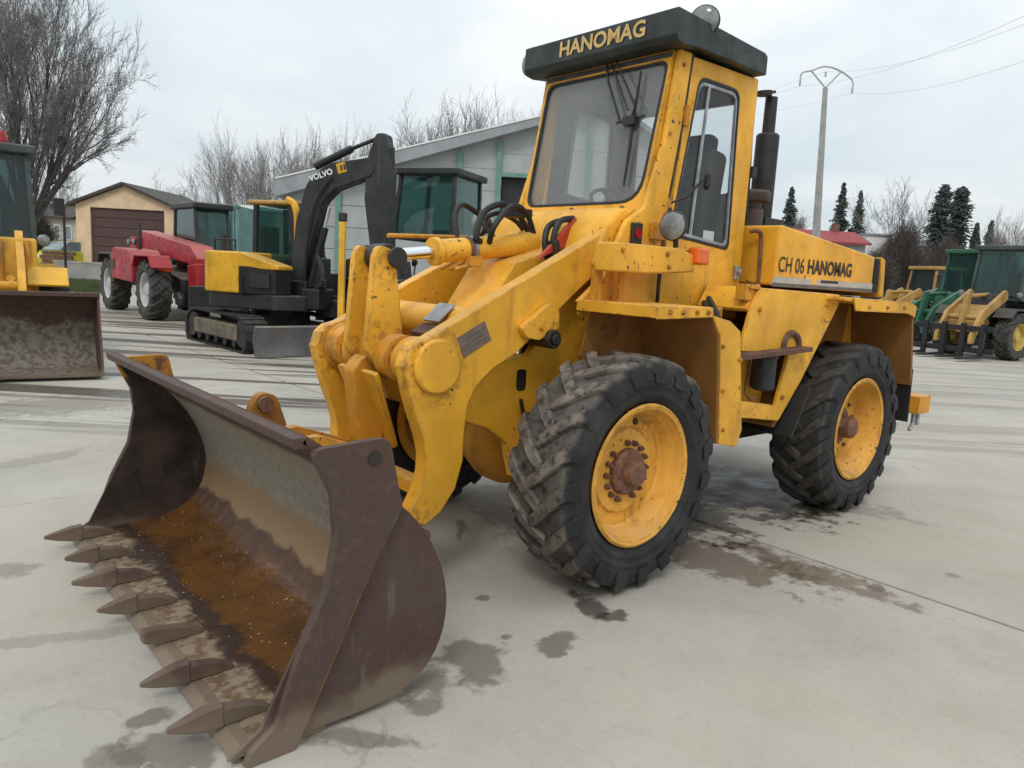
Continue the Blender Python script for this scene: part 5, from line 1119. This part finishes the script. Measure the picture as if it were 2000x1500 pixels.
band(545, 1165, -.02, -.02, .90, .26, 'roof', M['fascia'], -.9, 14); band(1165, 1310, -.02, -.02, .26, .25, 'roof', M['fascia'], -.9, 14)
band(545, 1165, .901, .261, .98, .34, 'roof_edge', M['white'], -.95, -.75)
MB().box(((X(560)+X(1290))/2, 10, 2.4), (X(1290)-X(560)-.6, 19.6, 4.6)).build('hall_core', M['clad'], e)

# red roofed house behind the hood
e, X, Z = site('house', 1632, 75, 'far house with dark red roof just above the yellow engine hood', 'house')
zr, ze = Z(1632, 452), Z(1632, 476); xl, xr = X(1560), X(1690)
MB().box(((xl+xr)/2, 4, ze/2), (xr-xl-.6, 7, ze)).build('wall', M['clad'], e)
MB().prism([(-.2, ze-.1), (4, zr), (8.2, ze-.1), (8.2, ze+.1), (4, zr+.2), (-.2, ze+.1)], xl, xr, ax=0).build('roof', M['redtile'], e)
for u in (1600, 1640, 1670): MB().box((X(u), .46, ze-1.4), (1.0, .1, 1.2)).build('window', M['winglass'], e)
MB().box((X(1650), 4, zr+.3), (.6, .6, 1.2)).build('chimney', M['brick'], e)
e, X, Z = site('shed', 1705, 82, 'white low shed between the red roofed house and the brown bushes', 'shed')
zt = Z(1705, 462); MB().box((0, 2, zt/2), (X(1730)-X(1680), 4, zt)).build('wall', M['white'], e); MB().box((0, 2, zt+.1), (X(1730)-X(1680)+.3, 4.4, .2)).build('roof', M['fascia'], e)

# utility pole and wires
DP = 45
top, bot = PT(1612, 172, DP), GP(1590, DP)
bot = top.lerp(bot, 1.0)
e = empty('utility_pole', bot, 0, 'tall grey concrete utility pole with arched steel crossarm against the sky', 'utility pole')
loc = lambda u, v, dd=0: PT(u, v, DP+dd)-bot
MB().tube([(0, 0, 0), top-bot], [.30, .15], 4).build('pole', M['polec'], e)
MB().tube(smooth_path([loc(1563, 158), loc(1566, 143), (loc(1585, 138)), loc(1612, 130), loc(1640, 138), loc(1664, 156), loc(1665, 172)], 4), .055, 5).build('crossarm', M['polesteel'], e)
for a, b in (((1612, 172), (1585, 139)), ((1612, 172), (1643, 140))): MB().tube([loc(*a), loc(*b)], .05, 5).build('brace', M['polesteel'], e)
ends = [(1563, 158), (1612, 150), (1665, 172)]
for u, v in ends:
    m = MB(); c = loc(u, v); m.lathe([(.03, .0), (.07, .05), (.03, .1), (.07, .15), (.03, .2), (.07, .25), (.03, .3)], c, (0, 0, -1 if u != 1612 else 1), 8); m.build('insulator', M['polesteel'], e)
for k, (u, v) in enumerate(ends):
    a = PT(u, v+(10 if k != 1 else -10), DP)
    for nm, q in (('r', PT(2060+20*k, (4, 16, 82)[k], 24)), ('l', PT(1180, (262, 258, 270)[k], 110))):
        pts = []
        for j in range(13):
            t = j/12; p = a.lerp(q, t); p.z -= 4*t*(1-t)*.55; pts.append(p)
        o = MB().tube(pts, .0065, 4, False).build('power_line', M['wire'], None); tag(o, 'thin grey overhead wire running %s from the %s of the arched pole head' % ('right' if nm == 'r' else 'left', ('left end', 'middle', 'right end')[k]), 'wire', 'overhead wires on the utility pole')

# ================================================================ TREES
def prisms(segs, name, mat, parent, n=3):
    A = np.array([s[0] for s in segs], float); B = np.array([s[1] for s in segs], float); r0 = np.array([s[2] for s in segs]); r1 = np.array([s[3] for s in segs])
    d = B-A; d /= np.linalg.norm(d, axis=1, keepdims=True)+1e-9
    h = np.where(np.abs(d[:, 2:3]) < .9, np.array([[0, 0, 1.]]), np.array([[1., 0, 0]])); u = np.cross(d, h); u /= np.linalg.norm(u, axis=1, keepdims=True); w = np.cross(d, u)
    N = len(segs); V = np.zeros((N, 2*n, 3))
    for k in range(n):
        c, s = math.cos(2*math.pi*k/n), math.sin(2*math.pi*k/n); o = u*c+w*s
        V[:, k] = A+o*r0[:, None]; V[:, n+k] = B+o*r1[:, None]
    F = np.array([[k, (k+1) % n, n+(k+1) % n, n+k] for k in range(n)]); FF = (F[None]+(np.arange(N)*2*n)[:, None, None]).reshape(-1, 4)
    me = bpy.data.meshes.new(name); me.vertices.add(N*2*n); me.vertices.foreach_set('co', V.reshape(-1)); me.loops.add(len(FF)*4); me.loops.foreach_set('vertex_index', FF.reshape(-1).astype(np.int32))
    me.polygons.add(len(FF)); me.polygons.foreach_set('loop_start', np.arange(0, len(FF)*4, 4, dtype=np.int32)); me.update(calc_edges=True); me.validate(); me.materials.append(mat)
    o = bpy.data.objects.new(name, me); COL.objects.link(o); o.parent = parent; return o
def grow(rr, H, r0, limbs, split, levels, up, spread, twig=.009, fork=.16, trange=(.15, .95), ldec=.12):
    trunk, crown = [], []
    def branch(p, d, L_, r, lev):
        n = 4 if lev < 2 else 3; q = p
        for i in range(n):
            dn = (d+Vector((rr.gauss(0, 1), rr.gauss(0, 1), rr.gauss(0, 1)))*(.10+.03*lev)+Vector((0, 0, up*.06))).normalized()
            q2 = q+dn*L_/n; ra, rb = r*(1-.55*i/n), r*(1-.55*(i+1)/n)
            (trunk if lev < 2 else crown).append((q, q2, max(ra, twig), max(rb, twig*.8))); 
            if lev < levels and (i > 0 or lev > 1):
                for _ in range(split if lev > 0 else 2):
                    s = Vector((rr.gauss(0, 1), rr.gauss(0, 1), rr.gauss(0, .8))); s = (s-dn*s.dot(dn)).normalized()
                    nd = (dn*rr.uniform(.75, 1.1)+s*spread*rr.uniform(.4, .9)+Vector((0, 0, up*.22))).normalized()
                    branch(q2, nd, L_*rr.uniform(.38, .62), rb*rr.uniform(.42, .62), lev+1)
            q, d = q2, dn
    hb_ = H*fork; trunk.append((Vector((0, 0, -.1)), Vector((0, 0, hb_*.5)), r0*1.25, r0)); trunk.append((Vector((0, 0, hb_*.5)), Vector((.0, 0, hb_)), r0, r0*.9))
    for k in range(limbs):
        a = 2.4*k+rr.random()*.6; t = rr.uniform(*trange) if k else .05
        d = Vector((math.cos(a)*t, math.sin(a)*t, 1.0)).normalized()
        branch(Vector((0, 0, hb_*rr.uniform(.75, 1))), d, (H-hb_)*rr.uniform(.62, .75)*(1-ldec*t), r0*rr.uniform(.32, .5), 0)
    return trunk, crown
M['bark'] = mat_plain('grey_brown_bark', (.085, .075, .07), .9, 0, .3, 4)
M['twig'] = mat_plain('grey_brown_twigs', (.20, .185, .18), .9, 0, .3, .6)
M['twigfar'] = mat_plain('grey_twigs', (.23, .215, .21), .9, 0, .25, .4)  # distance haze put into the colour: paler than the near twigs
M['bushtwig'] = mat_plain('brown_bush_twigs', (.10, .082, .075), .9, 0, .3, .6)
t_ = empty('bare_tree', GP(52, 37), 0, 'tall dense bare tree spreading upward at the left edge', 'tree')
tr, crn = grow(random.Random(5), 14.5, .40, 27, 2, 4, .48, .62, .0095, .17, (.08, 1.5), .33)
prisms(tr, 'trunk', M['bark'], t_, 6); prisms(crn, 'crown', M['twig'], t_, 3); t_.scale = (.60, .60, 1.0)
nest = Vector((GP(68, 37))); o = PT(68, 42, 36.8)
nb_ = []
rr = random.Random(3)
for k in range(120):
    a = Vector((rr.gauss(0, .16), rr.gauss(0, .16), rr.gauss(0, .13))); d = Vector((rr.gauss(0, 1), rr.gauss(0, 1), rr.gauss(0, .5))).normalized(); nb_.append((o+a-d*.22, o+a+d*.22, .012, .01))
o = prisms(nb_, 'bird_nest', M['bark'], None, 3); tag(o, 'dark round bird nest high in the tall bare tree', 'nest')
vars_ = []
for sd_ in (11, 12, 13):
    vars_.append(grow(random.Random(sd_), 12.0, .24, 8, 2, 3, .6, .55, .013, .14))
meshes = []
for tr, crn in vars_:
    a = prisms(tr, 'trunk', M['twigfar'], None, 4); b = prisms(crn, 'crown', M['twigfar'], None, 3); meshes.append((a.data, b.data)); bpy.data.objects.remove(a); bpy.data.objects.remove(b)
def tree_at(u, vtop, D, label, group=None, var=0, wide=1.0, name='bare_tree'):
    H = HZ(u, vtop, D)*.90; e = empty(name, GP(u, D), rnd.random()*6, label, 'tree', group); s = H/12.3
    for nm, me in zip(('trunk', 'crown'), meshes[var % 3]):
        o = bpy.data.objects.new(nm, me); COL.objects.link(o); o.parent = e; o.scale = (s*wide, s*wide, s)
    return e
rowspec = [(432, 300), (462, 278), (492, 292), (522, 300), (555, 280), (588, 285), (618, 276), (650, 285), (684, 272), (716, 278), (745, 284), (778, 285)]
ords = ['first', 'second', 'third', 'fourth', 'fifth', 'sixth', 'seventh', 'eighth', 'ninth', 'tenth', 'eleventh', 'twelfth']
beh = ['above the teal container', 'above the white topped shed', 'left of the excavator cab roof', 'behind the excavator cab roof', 'right of the excavator cab', 'left of the raised excavator boom', 'behind the bend of the excavator boom', 'above the excavator boom lettering', 'behind the excavator stick cylinder', 'behind the raised excavator arm', 'at the left corner of the warehouse roof', 'right of the excavator arm over the warehouse roof']
rowlab = ['%s bare tree from left in row, %s' % (o, b) for o, b in zip(ords, beh)]
for k, (u, v) in enumerate(rowspec): tree_at(u, v, 70+6*(k % 3), rowlab[k], 'bare trees behind the warehouse', k, .62)
for k, (u, v) in enumerate([(835, 258), (868, 230), (905, 222), (945, 226), (985, 245)]): tree_at(u, v, 78+5*(k % 2), '%s grey bare treetop from the left showing above the warehouse roof' % ords[k], 'bare trees above the warehouse roof', k+1, .8)
tree_at(355, 368, 95, 'small grey bare tree right of the beige garage', None, 1, 1.3)
tree_at(112, 322, 60, 'smaller bushy bare tree under the right side of the tall one', None, 2, .8)
tree_at(1752, 370, 92, 'rounded pale bare tree left of the dark conifer pair', None, 0, 1.0)
tree_at(1985, 408, 75, 'bare tree cut by the right edge of the picture', None, 1, .8)
tree_at(1962, 425, 80, 'small bare tree near the right edge', None, 2, .8)
# conifers
M['conifer'] = mat_plain('dark_conifer_needles', (.075, .10, .088), .9, 0, .35, .8)  # green lightened so the colour carries the distance haze
def conifer_segs(rr, H, R, n, full=.9):
    segs = []
    for k in range(n):
        t = rr.random()**1.15; z = H*(.04+.96*t); r = R*min(1., (1-t)*2.6)**full*rr.uniform(.45, 1.15)*(.82+.18*math.sin(t*40+rr.random()))+.12; a = rr.random()*6.283
        d = Vector((math.cos(a), math.sin(a), rr.uniform(-.5, .1))); b = Vector((0, 0, z)); tip = b+d*r; segs.append((b, tip, .05, .03))
        for j in range(7):
            q = b.lerp(tip, rr.uniform(.25, 1)); s = Vector((rr.gauss(0, 1), rr.gauss(0, 1), rr.gauss(-.2, .6))).normalized()*rr.uniform(.2, .5)*min(1, .3+r*.6); segs.append((q, q+s, .075, .03))
    return segs
def conifer(u, vtop, D, width_px, label, seed, full=.9, group=None):
    H = HZ(u, vtop, D); e = empty('conifer', GP(u, D), 0, label, 'tree', group); R = width_px*D/CAM['f']/2
    MB().cyl((0, 0, 0), (0, 0, H*.9), .2, 7, .03).build('trunk', M['bark'], e)
    prisms(conifer_segs(random.Random(seed), H, R, 1100, full), 'crown', M['conifer'], e, 3)
conifer(1625, 362, 100, 40, 'taller of two thin conifers right of the utility pole', 1)
conifer(1659, 378, 100, 32, 'shorter of two thin conifers right of the utility pole', 2)
conifer(1527, 370, 95, 44, 'dark conifer partly hidden behind the exhaust stack', 3)
conifer(1818, 366, 85, 58, 'left half of the big dark conifer pair on the right', 4, .45)
conifer(1852, 370, 86, 58, 'right half of the big dark conifer pair on the right', 5, .4)
conifer(1889, 438, 95, 30, 'small dark conifer left of its twin beyond the green loader', 6)
conifer(1916, 434, 95, 30, 'small dark conifer right of its twin beyond the dark cab', 7)
# bushes and far hedges
def bush(u, vtop, D, wpx, label, seed, mat, n=420, name='bush'):
    rr = random.Random(seed); H = HZ(u, vtop, D); Rb = wpx*D/CAM['f']/2; segs = []
    for k in range(n):
        a = rr.random()*6.283; t = rr.random()**.6; b = Vector((math.cos(a)*Rb*t*.35, math.sin(a)*Rb*t*.35, 0)); tip = Vector((math.cos(a)*Rb*t, math.sin(a)*Rb*t, H*(1-.45*t*t)*rr.uniform(.8, 1.02))); mid = b.lerp(tip, .5)+Vector((rr.gauss(0, .2), rr.gauss(0, .2), .1*H))
        segs += [(b, mid, .035, .024), (mid, tip, .024, .012)]
        for j in range(5):
            q = mid.lerp(tip, rr.random()); d = Vector((rr.gauss(0, 1), rr.gauss(0, 1), abs(rr.gauss(.6, .8)))).normalized()*rr.uniform(.4, 1.1); segs.append((q, q+d, .014, .010))
    e = empty(name, GP(u, D), 0, label, 'bush'); prisms(segs, 'crown', mat, e, 3); return e
bush(1755, 432, 80, 105, 'round brown bare bush below the pale tree', 21, M['bushtwig'], 800)
bush(1838, 462, 74, 90, 'brown bush at the foot of the dark conifer pair', 22, M['bushtwig'], 600)
bush(1930, 462, 80, 110, 'low grey bush behind the dark green cab', 23, M['bushtwig'], 600)
bush(1705, 486, 66, 70, 'low brown hedge bush right of the engine hood', 24, M['bushtwig'], 500)
bush(1550, 420, 85, 46, 'grey bush beside the exhaust stack base', 25, M['twigfar'], 400)
bush(70, 408, 52, 60, 'dark bush in front of the cream house', 26, M['bushtwig'], 500)
bush(118, 395, 58, 60, 'grey bush behind the thin black post', 27, M['bushtwig'], 500)
rr = random.Random(77); segs = []
for k in range(9000):
    u = rr.uniform(-250, 2250); D = rr.uniform(105, 150); b = GP(u, D); h = rr.uniform(2.5, 6.5)*(.7+.3*math.sin(u*.013)+.2*math.sin(u*.041)); lean = Vector((rr.gauss(0, .6), rr.gauss(0, .6), h)); segs.append((b, b+lean, .10, .03))
    for j in range(2):
        q = b+lean*rr.uniform(.3, .9); segs.append((q, q+Vector((rr.gauss(0, .8), rr.gauss(0, .8), rr.uniform(.3, 1.2))), .05, .03))
o = prisms(segs, 'far_hedgerow', M['twigfar'], None, 3); tag(o, 'grey brown far hedgerow along the horizon', 'hedge', kind='stuff')
# grass verge
M['grass'] = mat_plain('winter_grass', (.075, .105, .03), .9, 0, .4, 1)
segs = []
for k in range(5000):
    b = GP(rr.uniform(95, 240), rr.uniform(29, 39)); segs.append((b+Vector((0, 0, -.05)), b+Vector((rr.gauss(0, .05), rr.gauss(0, .05), rr.uniform(.05, .18))), .015, .004))
o = prisms(segs, 'grass_verge', M['grass'], None, 3); tag(o, 'strip of winter grass below the low pale wall', 'grass', kind='stuff')
